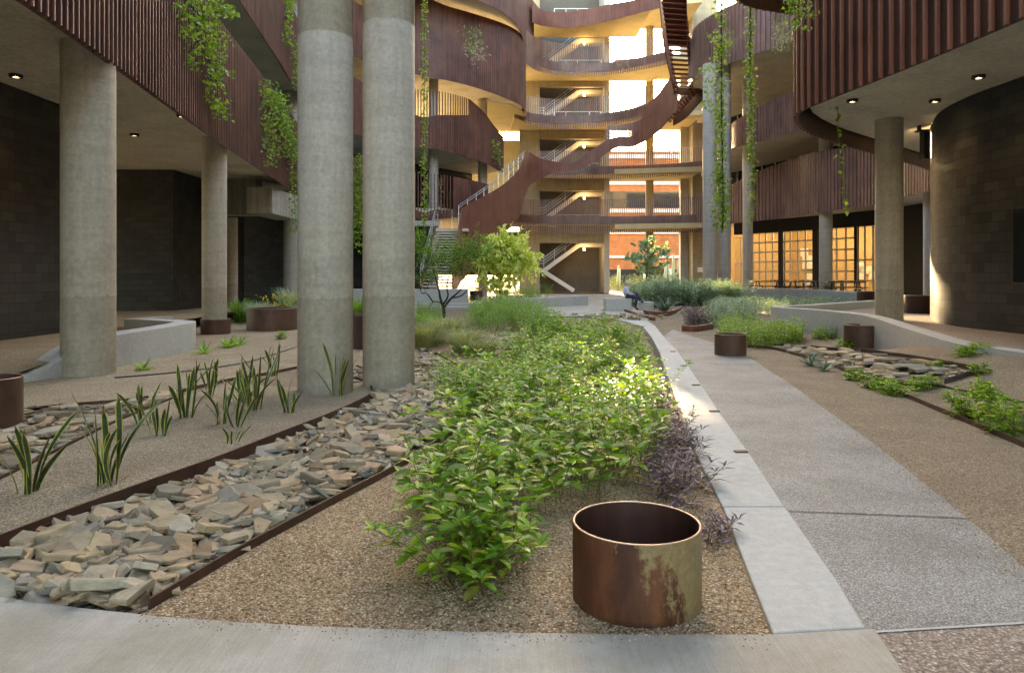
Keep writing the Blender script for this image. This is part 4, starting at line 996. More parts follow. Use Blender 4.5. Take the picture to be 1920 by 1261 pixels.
# ================================================================ plants
L_ = lambda *c: c
M['leaf'] = leafmat('glossy_green_leaf', [(.06,.15,.010),(.12,.26,.012),(.18,.36,.015),(.27,.44,.02),(.09,.21,.014),(.15,.31,.015),(.40,.47,.03),(.10,.23,.02),(.32,.24,.05)], .42, .4, spec=.4)
M['leaf_fine'] = leafmat('fine_green_leaf', [(.10,.20,.03),(.18,.31,.05),(.26,.40,.08)], .5, .5)
M['leaf_teal'] = leafmat('grey_green_leaf', [(.20,.28,.19),(.33,.42,.31),(.46,.55,.45),(.26,.36,.21)], .6, .2)
M['leaf_silver'] = leafmat('silver_leaf', [(.26,.37,.29),(.40,.51,.43),(.54,.63,.56)], .5, .35)
M['leaf_yellow'] = leafmat('yellow_green_leaf', [(.42,.46,.07),(.62,.64,.18),(.76,.75,.40),(.70,.64,.46)], .5, .5)
M['leaf_purple'] = leafmat('purple_leaf', [(.05,.025,.05),(.085,.04,.075),(.12,.07,.10),(.09,.07,.03)], .5, .2, tcol=(1.3,.8,1.1))
M['leaf_dry'] = leafmat('dry_leaf', [(.28,.22,.15),(.38,.31,.22),(.2,.16,.1)], .8, .2)
M['grass_pale'] = leafmat('pale_grass', [(.24,.26,.09),(.36,.36,.16),(.46,.42,.23),(.22,.28,.08)], .6, .3)
M['vine'] = leafmat('vine_leaf', [(.10,.19,.012),(.17,.29,.02),(.25,.36,.04)], .4, .4)
M['stem'] = plain('green_brown_stem', (.12,.10,.04), .8); M['bark'] = plain('dark_bark', (.04,.03,.025), .9); M['cable'] = plain('dark_cable', (.03,.027,.025), .6)
M['agave'] = leafmat('agave_leaf', [(.12,.18,.14),(.17,.24,.19),(.10,.15,.10)], .5, .1)
M['flower'] = plain('yellow_flower', (.75,.55,.02), .6)
UP = Vector((0,0,1))
def leaf(m, p, d, up, L, W, fold=.18, droop=.25):
    d = d.normalized(); s = d.cross(up)
    if s.length < 1e-4: s = d.orthogonal()
    s.normalize(); n = s.cross(d)
    a = p+d*L*.45; c = p+d*L*.98-n*L*droop
    m.add([p, a+s*W/2+n*W*fold, a, a-s*W/2+n*W*fold, c], [(0,2,1),(0,3,2),(1,2,4),(2,3,4)])
def broad(m, p, d, up, L, W, fold=.18, droop=.25):
    d = d.normalized(); s = d.cross(up)
    if s.length < 1e-4: s = d.orthogonal()
    s.normalize(); n = s.cross(d); vs = [p]
    for t_, w_ in ((.30,.82),(.62,1.0),(.84,.62)):
        c = p+d*L*t_-n*L*droop*t_*t_; vs += [c+s*W*w_/2+n*W*fold*w_, c, c-s*W*w_/2+n*W*fold*w_]
    vs.append(p+d*L-n*L*droop)
    m.add(vs, [(0,2,1),(0,3,2),(1,2,5,4),(2,3,6,5),(4,5,8,7),(5,6,9,8),(7,8,10),(8,9,10)])
def rv(r): return Vector((r.gauss(0,1), r.gauss(0,1), r.gauss(0,1))).normalized()
def shrub_stem(lm, sm_, base, h, lean, r, Lr, Wk, gap, start=.3, thin=.004, perk=.25, whorl=2, leaf=leaf):
    pts = []; d = Vector((lean.x, lean.y, 1)).normalized(); p = base.copy(); n = 5
    for i in range(n+1):
        pts.append(p.copy()); d = (d+rv(r)*.12+Vector((lean.x,lean.y,0))*.08).normalized(); p = p+d*h/n
    sm_.tube(pts, [thin*(1-.6*i/n) for i in range(n+1)], 4, False)
    s = start; a = r.uniform(0,6.3)
    while s < 1.0:
        f = s*n; i = min(int(f), n-1); q = pts[i].lerp(pts[i+1], f-i)
        for k in range(whorl):
            aa = a+k*2*math.pi/whorl+r.uniform(-.4,.4); o = Vector((math.cos(aa), math.sin(aa), r.uniform(-.25,.45)+perk*s))
            L = r.uniform(*Lr)*(1 if s < .85 else .75); leaf(lm, q+o.normalized()*.012, o, UP+rv(r)*.35, L, L*Wk*r.uniform(.85,1.15), .15, r.uniform(.05,.4))
        a += 1.57; s += gap/h*r.uniform(.8,1.2)
    for k in range(4):
        aa = a+k*1.57; o = Vector((math.cos(aa), math.sin(aa), .7)); L = r.uniform(*Lr)*.7; leaf(lm, pts[-1], o, UP, L, L*Wk, .15, .2)
def mass(name, label, cat, poly, n, hr, Lr, Wk, gap, mat, seed, kind='stuff', hf=None, start=.3, lean=.22, dens=None, zf=gz, whorl=2):
    leaf = broad if mat == 'leaf' else globals()['leaf']
    r = random.Random(seed); lm = MB(); sm_ = MB(); x0,x1 = min(p[0] for p in poly), max(p[0] for p in poly); y0,y1 = min(p[1] for p in poly), max(p[1] for p in poly)
    c = 0; tr = 0
    while c < n and tr < n*80:
        tr += 1; x, y = r.uniform(x0,x1), r.uniform(y0,y1)
        if not in_poly(x,y,poly) or (dens and r.random() > dens(x,y)): continue
        c += 1; h = r.uniform(*hr)*(hf(x,y) if hf else 1)
        shrub_stem(lm, sm_, Vector((x,y,zf(x,y))), h, Vector((r.gauss(0,lean), r.gauss(0,lean), 0)), r, Lr, Wk, gap, start, whorl=whorl, leaf=leaf)
    root = lm.build(name, M[mat]); tag(root, label, cat, kind=kind)
    st_ = sm_.build('stem', M['stem'], root); st_.matrix_parent_inverse = Matrix()
    if kind: st_['kind'] = kind
    return root
pg = lambda *l: [tuple(G(*p)[:2]) for p in l]
bed = pg((845,1085),(915,1075),(985,1005),(1060,960),(1180,930),(1240,880),(1250,800),(1225,720),(1205,660),(1185,628),(1100,618),(1020,622),(985,640),(930,690),(885,740),(850,800),(815,870),(790,950),(800,1040))
hump = lambda x, y: (.55+.45*math.sin(x*2.1+y*.9)*.5+.25*math.sin(y*1.7-x))*sm(3.0,4.4,y+.5)
mass('leafy_shrubs', 'mass of glossy bright green leafy shrubs filling the bed beside the curb', 'shrubs', bed, 1400, (.42,.9), (.06,.165), .45, .058, 'leaf', 21, hf=hump, dens=lambda x,y: min(1, .42+6/y/2))
mass('tall_shrub', 'taller large leaved shoots standing out of the shrub bed near its front', 'shrub', pg((800,1010),(900,1040),(1000,960),(1100,900),(1080,840),(900,850),(820,930)), 26, (.5,.72), (.10,.17), .46, .085, 'leaf', 39, kind=None, start=.35, lean=.25)
mass('leafy_shrub', 'straggly leafy green shrub at the near tip of the bed with bare lower stems', 'shrub', pg((830,1105),(900,1120),(960,1060),(860,1050)), 26, (.3,.55), (.08,.13), .45, .06, 'leaf', 22, kind=None, start=.25, lean=.45)
mass('leafy_shrub', 'sparse leafy shrub growing over slate right of the thick column', 'shrub', pg((790,752),(850,760),(880,715),(810,705)), 34, (.35,.6), (.06,.10), .5, .06, 'leaf', 23, kind=None, lean=.3)
mass('purple_heart', 'dark purple trailing leaves between green shrubs and curb', 'ground cover', pg((1215,940),(1300,960),(1318,920),(1283,830),(1255,760),(1215,770),(1230,850)), 110, (.15,.34), (.10,.17), .20, .05, 'leaf_purple', 24, lean=.5, start=.15)
mass('purple_heart', 'small purple plant straggling over gravel right of the foreground ring', 'plant', pg((1325,1030),(1375,1030),(1360,990),(1325,985)), 12, (.08,.2), (.07,.12), .22, .04, 'leaf_purple', 25, kind=None, lean=.6, start=.1)
mass('feathery_shrubs', 'light green feathery shrubs beyond the pale grass', 'shrubs', pg((870,632),(960,622),(1030,645),(1040,615),(1005,596),(950,588),(890,592)), 750, (.5,.85), (.06,.12), .26, .04, 'leaf_fine', 26, start=.2)
mass('feathery_shrub', 'feathery green shrub just right of the thick columns under the small tree', 'shrub', pg((780,618),(822,618),(826,598),(780,598)), 160, (.45,.75), (.05,.10), .25, .045, 'leaf_fine', 27, kind=None, start=.15)
# right hand shrubs
mass('grey_green_shrubs', 'long low band of grey green shrubs in front of the terrace wall', 'shrubs', pg((1335,600),(1440,592),(1540,585),(1610,576),(1600,566),(1480,560),(1340,566)), 1500, (.3,.58), (.08,.15), .5, .05, 'leaf_teal', 28, start=.15)
mass('grey_green_shrub', 'tall grey green shrub right behind the seated person', 'shrub', [(6.0,33),(8.3,33),(8.6,37),(6.0,37)], 380, (.8,1.35), (.12,.24), .46, .07, 'leaf_teal', 29, kind=None, start=.1)
mass('grey_green_shrub', 'grey green shrub in front of the twin columns', 'shrub', [(8.2,32),(10.6,32),(10.6,36),(8.4,36)], 380, (.75,1.25), (.12,.24), .46, .07, 'leaf_teal', 30, kind=None, start=.1)
mass('grey_green_shrub', 'grey green shrub between the purple shrub and the light green ones', 'shrub', pg((1330,615),(1400,612),(1420,596),(1335,596)), 190, (.5,.8), (.07,.14), .4, .06, 'leaf_teal', 31, kind=None, start=.1)
mass('green_shrub', 'light green bushy shrub directly behind the ring by brown path', 'shrub', pg((1350,650),(1425,654),(1432,626),(1352,622)), 200, (.36,.6), (.06,.11), .36, .05, 'leaf', 32, kind=None, start=.1)
mass('green_shrub', 'light green bushy shrub at the rounded end of the ramp wall', 'shrub', pg((1432,654),(1500,648),(1508,630),(1440,626)), 170, (.3,.52), (.06,.11), .36, .05, 'leaf', 33, kind=None, start=.1)
mass('purple_shrub', 'dark purple low shrub behind rusty edging on the plaza', 'shrub', pg((1284,612),(1334,610),(1336,600),(1292,600)), 90, (.35,.6), (.06,.11), .5, .05, 'leaf_purple', 34, kind=None, start=.1)
small = [(1545,634,.42,.3,'small leafy plant left of the dark ring by the ramp wall'),(1588,650,.30,.25,'low leafy plant at the left foot of dark ring'),(1668,644,.40,.22,'small leafy plant right of the dark ring'),
 (1703,655,.26,.12,'tiny sprig in bare soil below the ramp wall'),(1826,662,.22,.28,'low leafy plant by the walkway edge'),(1832,782,.50,.30,'bushy bright green plant nearest the long edging'),(1905,812,.50,.28,'bushy bright green plant cut by the right photo edge'),
 (1598,712,.22,.14,'small plant at the basin front, left of the larger ones'),(1640,728,.26,.18,'leafy plant in front of the slate basin centre'),(1690,740,.28,.2,'leafy plant in front of the slate basin, nearest the path'),(1742,728,.26,.18,'leafy plant by the pointed end of slate basin'),
 (1850,742,.25,.18,'thin leafy plant behind the bushy bright one'),(1760,690,.15,.12,'tiny leafy sprig inside the slate basin'),(1845,700,.2,.1,'tiny dark sprig in the mounded soil'),(527,636,.32,.12,'little leafy seedling in front of the wide rusty ring')]
for i, (px, py, h, rr2, lab) in enumerate(small):
    c = G(px, py); pol = [(c.x+rr2*math.cos(a)*1.0, c.y+rr2*math.sin(a)) for a in (0,1,2,3,4,5)]
    mass('small_shrub', lab, 'plant', pol, max(5, int(80*rr2)), (h*.45,h*.75), (.06,.11), .46, .04, 'leaf', 40+i, kind=None, start=.1, lean=.4)
r = random.Random(77); ll = MB()
for i in range(420):
    y = 3.2+9*r.random()**1.5; x = r.uniform(-1.4, interp(CURB,y)-.2)
    if not (in_poly(x+r.uniform(-.5,.5), y+r.uniform(-.6,.6), bed) or r.random() < .16): continue
    if x < interp(sorted([(b_,a_) for a_,b_ in EA[:4]]), y)+.05: continue
    L = r.uniform(.025,.075); leaf(ll, Vector((x,y,gz(x,y)+.022)), Vector((r.gauss(0,1),r.gauss(0,1),r.uniform(-.05,.25))), UP+rv(r)*.4, L, L*.45, .3, .1)
tag(ll.build('leaf_litter', M['leaf_dry']), 'dry fallen leaves scattered on gravel under the shrubs', 'leaves', kind='stuff')
# planters' greenery and far garden
def grass(name, label, c, n, h, spread, mat, seed, w=.008, kind=None, cat='grass tuft', merge=None):
    r = random.Random(seed); m = MB()
    for i in range(n):
        a = r.uniform(0,6.3); rad_ = spread*.35*math.sqrt(r.random()); b0 = Vector((c[0]+rad_*math.cos(a), c[1]+rad_*math.sin(a), c[2]))
        a += r.gauss(0,.5); hh = h*r.uniform(.6,1.1); out = spread*r.uniform(.3,1.1); d = Vector((math.cos(a), math.sin(a), 0)); s = Vector((-d.y, d.x, 0))
        vs = []; K_ = 5
        for k in range(K_):
            t_ = k/(K_-1); p = b0+d*out*t_**1.8+UP*hh*(t_-.45*t_**3)*1.5; ww = w*(1-t_*.85); vs += [p-s*ww, p+s*ww]
        m.add(vs, [(2*k,2*k+1,2*k+3,2*k+2) for k in range(K_-1)])
    return tag(m.build(name, M[mat]), label, cat, kind=kind)
gl_ = [(800,650,.55,.55,'pale grass tuft leaning beside the right thick column'),(838,640,.6,.6,'large pale arching grass tuft between column and feathery shrubs'),(872,662,.5,.55,'pale grass tuft with straw tips above the slate'),(905,668,.35,.45,'low straw coloured grass tuft near the green shrubs'),(800,622,.5,.5,'green grass tuft behind the pale ones')]
for i, (px,py,h,s,lab) in enumerate(gl_):
    c = G(px,py); grass('grass_tuft', lab, c, 700, h*1.25, s*1.5, 'grass_pale' if i < 4 else 'leaf_fine', 60+i)
for i, (px,py,h,s,mt,lab) in enumerate(((452,604,.9,.7,'leaf_fine','green grass tuft behind the collared left column'),(545,600,1.3,.8,'leaf_teal','tall grey grass tuft behind the wide rusty ring'),(480,606,.8,.7,'leaf_teal','grey green grass tuft left of yellow flowers'),(672,600,.9,.6,'leaf_fine','grassy plant seen between the two thick columns'))):
    c = G(px,py); grass('grass_tuft', lab, (c.x,c.y,c.z), 260, h, s, mt, 70+i, .012)
r = random.Random(8); yf = MB(); yl = MB(); c = G(530,600)
for i in range(260):
    p = Vector((c.x+r.gauss(.15,.42), c.y-.2+r.gauss(0,.3), c.z+r.uniform(.15,.85)))
    leaf(yl, p, rv(r), UP, .1, .03)
    if p.z > c.z+.45 and r.random() < .8: leaf(yf, p+UP*.05, rv(r), UP, .075, .07); leaf(yf, p+UP*.05, rv(r), UP, .075, .07)
fo = yl.build('flowering_plant', M['leaf_fine']); tag(fo, 'plant with bright yellow flowers above the wide rusty ring', 'flowers'); f_ = yf.build('blossom', M['flower'], fo); f_.matrix_parent_inverse = Matrix()

def blades(name, label, c, n, L, W, mat, seed, cat='agave', flat=.5):
    r = random.Random(seed); m = MB()
    for i in range(n):
        a = i*2.4+r.uniform(-.2,.2); el = r.uniform(.25,1.3)*(1-flat*.3); d = Vector((math.cos(a)*math.cos(el), math.sin(a)*math.cos(el), math.sin(el))); s = d.cross(UP).normalized(); nn = s.cross(d)
        LL = L*r.uniform(.75,1.1); vs = []
        for t_, ww in ((0,.6),(.35,1),(.7,.7),(1,.03)):
            p = Vector(c)+d*LL*t_+UP*(-.12*LL*t_*t_); vs += [p-s*W*ww/2+nn*W*.18*ww, p, p+s*W*ww/2+nn*W*.18*ww]
        m.add(vs, [(3*k+j,3*k+j+1,3*k+j+4,3*k+j+3) for k in range(3) for j in (0,1)])
    return tag(m.build(name, M[mat]), label, cat)
for i, (px,py,L,W,mt,lab) in enumerate(((268,694,.30,.04,'leaf_fine','small spiky plant on sand right of the front left column'),(383,664,.40,.035,'leaf_fine','spiky green plant in front of the pale seat wall end'),(428,652,.36,.07,'leaf_fine','dark broad leaved spiky plant near the rusty collar'),(448,648,.42,.045,'leaf_fine','spiky plant right beside the broad leaved one'),
   (1246,584,.95,.10,'agave','grey blue agave behind curved rusty edging'),(1520,686,.34,.045,'agave','grey spiky plant at left tip of slate basin'),(1545,695,.28,.04,'agave','small grey spiky plant inside the basin left end'),(1600,692,.2,.035,'agave','tiny grey spiky plant by basin front'))):
    c = G(px,py); blades('agave', lab, c, 18 if L < .5 else 34, L, W, mt, 80+i)

# snake plants
sv, t, b = mat_base('snake_plant_leaf'); tc = t.nodes.new('ShaderNodeTexCoord'); sp = t.nodes.new('ShaderNodeSeparateXYZ'); t.links.new(tc.outputs['UV'], sp.inputs[0])
ab = nd(t,'ShaderNodeMath',operation='ABSOLUTE'); t.links.new(sp.outputs[0], ab.inputs[0])
n1 = noise(t, coord(t,(6,6,60)), 1, 3); body = ramp(t, n1, [(.35,(.022,.042,.016)),(.6,(.045,.075,.03))])
edge_ = mix(t, ramp(t, ab.outputs[0], [(.68,(0,0,0)),(.78,(1,1,1))]), body, (.42,.40,.07))
t.links.new(mix(t, ramp(t, sp.outputs[1], [(.93,(0,0,0)),(.98,(1,1,1))]), edge_, (.25,.15,.06)), b.inputs['Base Color']); b.inputs['Roughness'].default_value = .4; M['snake'] = sv
def snake(label, px, py, top, n, seed, spread=.22, curl=.25):
    n = int(n*1.4)
    c = G(px, py); c.z += .06; H = (py-top)/F*c.y; r = random.Random(seed); m = MB(); uv = []
    for i in range(n):
        a = r.uniform(0,6.3); h = H*(r.uniform(.5,1.0) if i else 1); b0 = c+Vector((math.cos(a),math.sin(a),0))*r.uniform(.01,spread*.4); d = Vector((math.cos(a)*r.uniform(.1,1), math.sin(a)*r.uniform(.1,1), 0))
        tw = r.uniform(0,3.1); K_ = 8; W = r.uniform(.026,.044)*min(1.2,max(.6,H/.45))
        bow = r.uniform(-curl,curl); sp_ = r.uniform(.1,1.0)
        for k in range(K_):
            t_ = k/(K_-1); p = b0+d*h*sp_*(t_**1.5)+Vector((-d.y,d.x,0))*bow*h*math.sin(t_*3.1)*.5+UP*h*(t_-.12*sp_*t_**2); an = tw+t_*.9
            s = Vector((math.cos(an), math.sin(an), 0)); nn = Vector((-s.y, s.x, 0)); ww = W*(.45+1.1*math.sin(min(1,t_*1.02)*2.55)*.62)*(1 if t_ < .99 else .08)
            m.v += [tuple(p-s*ww/2+nn*ww*.16), tuple(p), tuple(p+s*ww/2+nn*ww*.16)]; uv += [(-1,t_),(0,t_),(1,t_)]
        o_ = len(m.v)-3*K_; m.f += [(o_+3*k+j,o_+3*k+j+1,o_+3*k+j+4,o_+3*k+j+3) for k in range(K_-1) for j in (0,1)]
    return tag(m.build('snake_plant', M['snake'], uv=uv, smooth=True), label, 'snake plant', 'snake plants on the sandy island')
sn = [(58,942,782,7,'snake plant nearest the left photo edge, leaves fanning over the edging'),(203,925,735,9,'big snake plant with long drooping leaves, second from left at front'),(270,808,725,6,'short snake plant behind the front pair'),(300,832,755,6,'snake plant with one leaf arching flat to the right'),
 (348,795,678,9,'tallest dark snake plant in the middle of the island'),(393,752,672,4,'thin snake plant behind the tall middle ones'),(415,808,715,7,'snake plant right of the tallest middle one'),(442,812,730,6,'snake plant with a bent leaf leaning right'),(478,780,655,8,'tall snake plant cluster right of the middle'),(455,765,668,5,'snake plant close behind the tall right cluster'),
 (513,712,645,7,'small farther snake plant near the dark tubing'),(543,785,712,6,'short bushy snake plant left of the first thick column'),(632,752,645,6,'snake plant directly in front of first thick column'),(430,845,805,5,'flattened snake plant lying beside the steel edging')]
for i, (px,py,tp,n,lab) in enumerate(sn): snake(lab, px, py, tp, n, 100+i, curl=.35 if i != 13 else .9)

# ---------------------------------------------------------------- trees
def tree(name, label, cat, base, limbs, crown, n, Lr, Wk, mat, seed, bark='bark', spray=.35, rt=.05, flat=.6):
    """limbs: polylines; crown: list of (centre, radius vector) leaf clouds"""
    r = random.Random(seed); root = thing(name, label, cat, base)
    m = MB()
    for l, r0 in limbs:
        p = catmull([tuple(q) for q in l], 4); m.tube(p, [r0*(1-.75*i/(len(p)-1)) for i in range(len(p))], 7)
    tr = m.build('trunk', M[bark], root, smooth=True)
    m = MB(); tot = sum(c[1][0]*c[1][1]*c[1][2] for c in crown)
    tw = MB()
    for c, rv_ in crown:
        k = int(n*rv_[0]*rv_[1]*rv_[2]/tot); c = Vector(c); cl = [c+Vector([r.gauss(0,.48)*q for q in rv_]) for _ in range(max(3, k//14))]
        for q in cl:
            d0 = ((q-c)+UP*.2+rv(r)*.3).normalized(); L0 = spray*r.uniform(.6,1.2)
            tw.tube([q-d0*L0*.5, q+d0*L0*.5], [.008,.003], 3, False)
            for i in range(14):
                p = q+d0*L0*(i/14-.5)+rv(r)*.03; L = r.uniform(*Lr); o = (rv(r)*flat+d0*.5); leaf(m, p, o, UP+rv(r)*.5, L, L*Wk, .12, .2)
    m.build('crown', M[mat], root); tw.build('twig', M[bark], root)
    return root
b0 = G(832,596); Yt = b0.y; q = lambda px, py, dy=0: P(px, py, Yt+dy)
tree('small_tree', 'small tree with dark forking trunk and fine green foliage before the stair', 'tree', b0,
 [([b0-UP*.1, q(832,580), q(826,560,-.2), q(822,540,-.2), q(812,505,-.3)],.075), ([q(832,578), q(845,560,.2), q(862,545,.3), q(880,520,.4)],.055), ([q(830,572), q(840,555,.1), q(838,535,.2), q(846,500,.3)],.045), ([q(829,568), q(812,566,-.1), q(800,585,-.1)],.03), ([q(812,566,-.1),q(800,550,-.2),q(790,548,-.2),q(783,520)],.03), ([q(848,558,.2), q(868,552,.3), q(895,520,.4), q(905,490,.4)],.03)],
 [(q(808,485), (.75,.7,.7)), (q(845,480,.4), (.8,.8,.55)), (q(880,470,.2), (.8,.8,.65)), (q(790,455,.3), (.55,.6,.7)), (q(905,465,.3),(.5,.6,.45)), (q(798,520),(.5,.6,.4)), (q(865,505),(.7,.6,.35))], 8500, (.07,.13), .28, 'leaf_fine', 7, spray=.45)
b1 = Vector((X(938,33.5),33.5,gz(-.5,33.5))); Yt = 33.5
tree('young_tree', 'yellow green rounded young tree right of the small dark trunked one', 'tree', b1,
 [([b1, q(938,530), q(945,490), q(950,455)],.07), ([q(939,525), q(925,500,.3), q(915,465)],.04), ([q(941,510), q(970,490,-.3), q(985,460)],.04)],
 [(q(950,480), (1.0,.9,1.0)), (q(925,490,.2), (.7,.7,.8)), (q(978,490,-.2), (.6,.7,.8)), (q(945,450), (.6,.6,.45)), (q(935,530),(.8,.7,.4)), (q(990,500),(.3,.4,.5))], 5200, (.17,.30), .5, 'leaf_yellow', 9, spray=.5)
b2 = Vector((X(1213,46),46,0)); Yt = 46
tree('silver_tree', 'small silver leaved tree with broad round leaves before the tower openings', 'tree', b2,
 [([b2, q(1212,530), q(1213,500), q(1214,450)],.10), ([q(1213,515), q(1195,495), q(1178,480)],.05), ([q(1213,490), q(1230,470), q(1250,455)],.05), ([q(1213,500), q(1235,500), q(1250,490)],.04), ([q(1213,475), q(1200,462), q(1195,452)],.04)],
 [(q(1213,500), (.5,.5,.9)), (q(1190,487), (.55,.5,.35)), (q(1235,468), (.55,.5,.45)), (q(1200,465),(.4,.4,.4)), (q(1240,500),(.45,.4,.35)), (q(1180,482),(.3,.3,.2)), (q(1215,450),(.3,.3,.25))], 950, (.22,.34), .8, 'leaf_silver', 12, bark='stem', spray=.5)
mass('rear_hedge', 'low sunlit plants under the left wing beyond the stair', 'shrubs', [(-7,62.5),(2,62.5),(2,65),(-7,65)], 150, (.5,1.3), (.15,.3), .3, .1, 'grass_pale', 38, start=.05, zf=lambda x,y: 0)
mass('dark_shrub', 'green shrub at the foot of the tower stair right of the young tree', 'shrub', [(-.6,36),(1.8,36.5),(2.0,39),(-.4,39)], 170, (.6,1.2), (.10,.18), .25, .07, 'leaf_fine', 35, kind=None, start=.1)
mass('spiky_shrub', 'grey green grassy shrub left of the bench wall', 'shrub', [(-1.3,29.5),(.9,30),(.9,32),(-1.2,32)], 110, (.4,.75), (.14,.24), .15, .06, 'leaf_teal', 36, kind=None, start=.05)
mass('far_garden', 'plants in the sunlit garden beyond the tower openings', 'shrubs', [(8,68),(20,68),(21,78),(8,78)], 420, (.6,1.8), (.15,.3), .3, .12, 'grass_pale', 37, start=.1, zf=lambda x,y: 0)
for i, (px, h, lab) in enumerate(((1159,2.5,'tall thin cactus in the far garden left of the silver tree'),(1262,3.6,'thick branching cactus beyond the silver tree'),(1248,3.0,'slim cactus left of the branching one in the far garden'))):
    m = MB(); x = X(px,70); m.tube([(x,70,0),(x,70,h*.5),(x+.05,70,h)], [.16,.17,.09], 10)
    if i == 1: m.tube([(x,70,h*.4),(x+.5,70,h*.5),(x+.5,70,h*.85)], [.12,.12,.08], 8); m.tube([(x,70,h*.35),(x-.45,70,h*.45),(x-.45,70,h*.75)], [.12,.12,.08], 8)
    tag(m.build('cactus', M['leaf_teal'], smooth=True), lab, 'cactus')

# ---------------------------------------------------------------- hanging vines
def vine(label, strands, seed, mat='vine', L=(.05,.10), dens=70, cable=None, width=.06, Wk=.75, name='hanging_vine'):
    r = random.Random(seed); m = MB(); sm_ = MB()
    for s in strands:
        p = [Vector(v) for v in catmull([tuple(v) for v in s], 5)]
        sm_.tube(p, .006, 4, False)
        for a, b in zip(p, p[1:]):
            for i in range(max(1, int((b-a).length*dens))):
                c = a.lerp(b, r.random())+Vector((r.gauss(0,width), r.gauss(0,width), r.gauss(0,width*.5)))
                o = Vector((r.gauss(0,1), r.gauss(0,1)-.5, r.gauss(-.6,.5))); LL = r.uniform(*L); leaf(m, c, o, Vector((0,-.6,.6))+rv(r)*.5, LL, LL*Wk, .1, .25)
    o = m.build(name, M[mat]); tag(o, label, 'vine')
    s_ = sm_.build('stem', M['stem'], o); s_.matrix_parent_inverse = Matrix()
    if cable:
        c = MB(); c.tube(cable, .045 if cable[0][2] > 15 else .03, 8); k = c.build('cable', M['cable'], o); k.matrix_parent_inverse = Matrix()
    return o
def S(Y, *l): return [P(px,py,Y) for px,py in l]
lx = -7.0
def onL(px, py):      # a point just in front of the left facade
    Y = 15
    for _ in range(30): Y = max(6, min(40, -(interp([(6.5,-5.9),(8.8,-6.07),(11,-6.37),(15,-7.0),(20,-7.7),(26,-8.5),(31,-9.2),(40,-9.3)], Y)+.22)*F/(960-px)))
    return P(px, py, Y)
oL = lambda *l: [onL(*p) for p in l]
vine('green vine spilling over the nearer left facade band', [oL((335,-40),(345,30),(355,70)),oL((350,-40),(365,50),(362,128)),oL((370,-40),(385,60),(395,140),(402,185),(418,218)),oL((390,-40),(405,40),(412,100),(405,160)),oL((360,-30),(380,20),(400,90),(415,150)),oL((405,-20),(420,18),(438,22))], 31, L=(.07,.14), dens=80, width=.12)
vine('green vine hanging from the left facade beside the thick column', [oL((497,150),(500,220),(505,310)),oL((505,160),(515,230),(520,290)),oL((512,165),(530,230),(540,295)),oL((525,175),(545,240),(552,330),(552,380),(556,435)),oL((510,175),(525,210),(545,260),(550,300))], 32, L=(.07,.14), dens=85, width=.13)
vine('vine tuft at top between left facade and thick column', [oL((540,-30),(542,20),(538,70),(541,80)),oL((548,-20),(546,30)),oL((552,70),(555,130),(556,165))], 33, L=(.09,.16), dens=60, width=.07)
vine('thin green vine strand hanging from above beside right thick column', [S(19,(797,-30),(796,120),(795,260),(797,350),(794,425))], 34, L=(.05,.09), dens=110, width=.045)
vine('green vine curtain visible between the two thick columns', [S(33,(664,292),(664,340),(666,440)),S(33,(672,290),(672,360),(671,470)),S(33,(679,292),(679,340),(675,440))], 35, L=(.12,.2), dens=55, width=.13)
Yc = 26; 
vine('thick leafy vine climbing a dark cable before the twin columns', [S(Yc,(1352,-30),(1353,100),(1351,200),(1350,300),(1352,400),(1352,428)),S(Yc,(1353,150),(1352,260),(1350,330),(1356,410)),S(Yc,(1335,60),(1360,100),(1366,60)),S(Yc,(1310,135),(1335,125),(1352,90)),S(Yc,(1330,140),(1326,190),(1345,215)),S(Yc,(1352,310),(1346,370),(1348,420)),S(Yc,(1352,320),(1358,380),(1354,425))], 36, L=(.09,.16), dens=62, width=.12, cable=S(Yc,(1352,-60),(1353,200),(1356,400),(1354,436)))
vine('second leafy vine hanging right of the dark cable', [S(25,(1407,-30),(1406,80),(1404,150)),S(25,(1406,150),(1408,250),(1411,330),(1407,415)),S(25,(1405,40),(1408,200),(1406,300))], 37, L=(.08,.14), dens=60, width=.07, cable=S(25,(1407,-60),(1406,120)))
vine('thin vine with well spaced leaves before the right fins', [S(14.2,(1571,200),(1572,260),(1578,330),(1586,400))], 38, L=(.09,.13), dens=17, width=.035)
vine('yellow green vine tuft at the top of the right fins', [S(13.3,(1478,-30),(1490,20),(1500,60)),S(13.2,(1495,-30),(1505,10),(1512,35)),S(13.3,(1470,-30),(1480,10)),S(13.3,(1490,-20),(1497,30))], 39, L=(.06,.11), dens=90, width=.09)
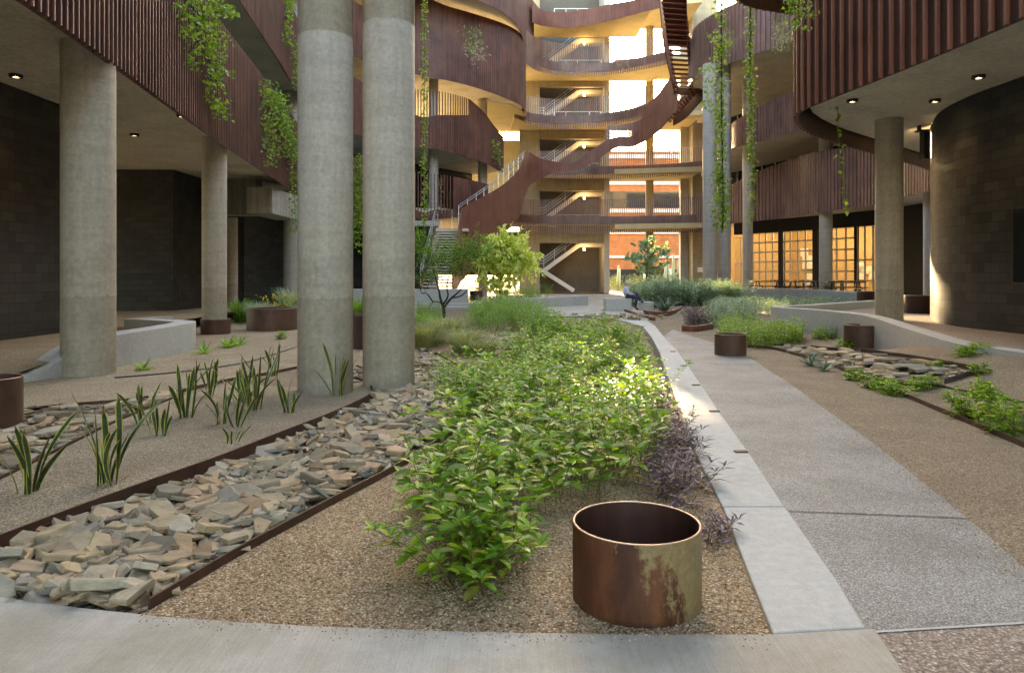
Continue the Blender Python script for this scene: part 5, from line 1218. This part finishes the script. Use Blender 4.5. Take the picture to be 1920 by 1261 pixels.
vine('blue grey trailing plant hanging behind the right fins', [S(20,(1450,25),(1456,60),(1460,95)),S(20,(1462,25),(1468,60),(1474,90)),S(20,(1475,25),(1482,60),(1488,100)),S(20,(1468,28),(1472,50),(1478,75)),S(20,(1455,25),(1462,50),(1466,80))], 40, mat='leaf_silver', L=(.05,.09), dens=120, width=.09, Wk=.3, name='trailing_plant')
vine('dry tangled plant growing from the upper left facade band', [S(42.5,(885,52),(888,75),(890,90)),S(42.5,(882,55),(895,70),(900,80)),S(42.5,(880,75),(888,95))], 41, L=(.15,.28), dens=38, width=.28, Wk=.3, name='trailing_plant')
vine('pale dead flower cluster below the dry tangled plant', [S(42.4,(882,85),(888,105),(893,118)),S(42.4,(895,85),(900,100),(903,110))], 42, mat='leaf_dry', L=(.12,.22), dens=60, width=.32, Wk=.6, name='trailing_plant')
vine('thin bare shrub trailing at the end of lower left band', [S(42.3,(812,340),(808,380),(800,400)),S(42.3,(818,335),(825,370),(820,395))], 43, mat='leaf_dry', L=(.08,.18), dens=26, width=.3, Wk=.3, name='trailing_plant')
vine('sparse vine hanging at the end of the middle left band', [S(49,(928,262),(932,285),(936,308)),S(49,(924,258),(930,300))], 44, L=(.12,.22), dens=26, width=.2)
vine('dry dark plant trailing over an upper rear balcony', [S(55.5,(1163,112),(1167,125),(1168,138)),S(55.5,(1172,112),(1178,124),(1180,132))], 45, mat='leaf_dry', L=(.12,.22), dens=40, width=.22, Wk=.4, name='trailing_plant')
# irrigation tubing on the sand
m = MB(); p = [Vector(v) for v in catmull([tuple(G(*k)+UP*.02) for k in ((215,710),(330,700),(420,688),(480,676),(560,650))], 5)]; m.tube(p, .012, 6)
tag(m.build('irrigation_tube', M['cable']), 'thin dark irrigation tube lying across the left sand bed', 'tube')
m = MB(); p = [Vector(v) for v in catmull([tuple(G(*k)+UP*.02) for k in ((1745,722),(1800,732),(1860,745),(1990,768))], 5)]; m.tube(p, .012, 6)
tag(m.build('irrigation_tube', M['cable']), 'thin dark irrigation tube in the right bed beyond the bushy plants', 'tube')
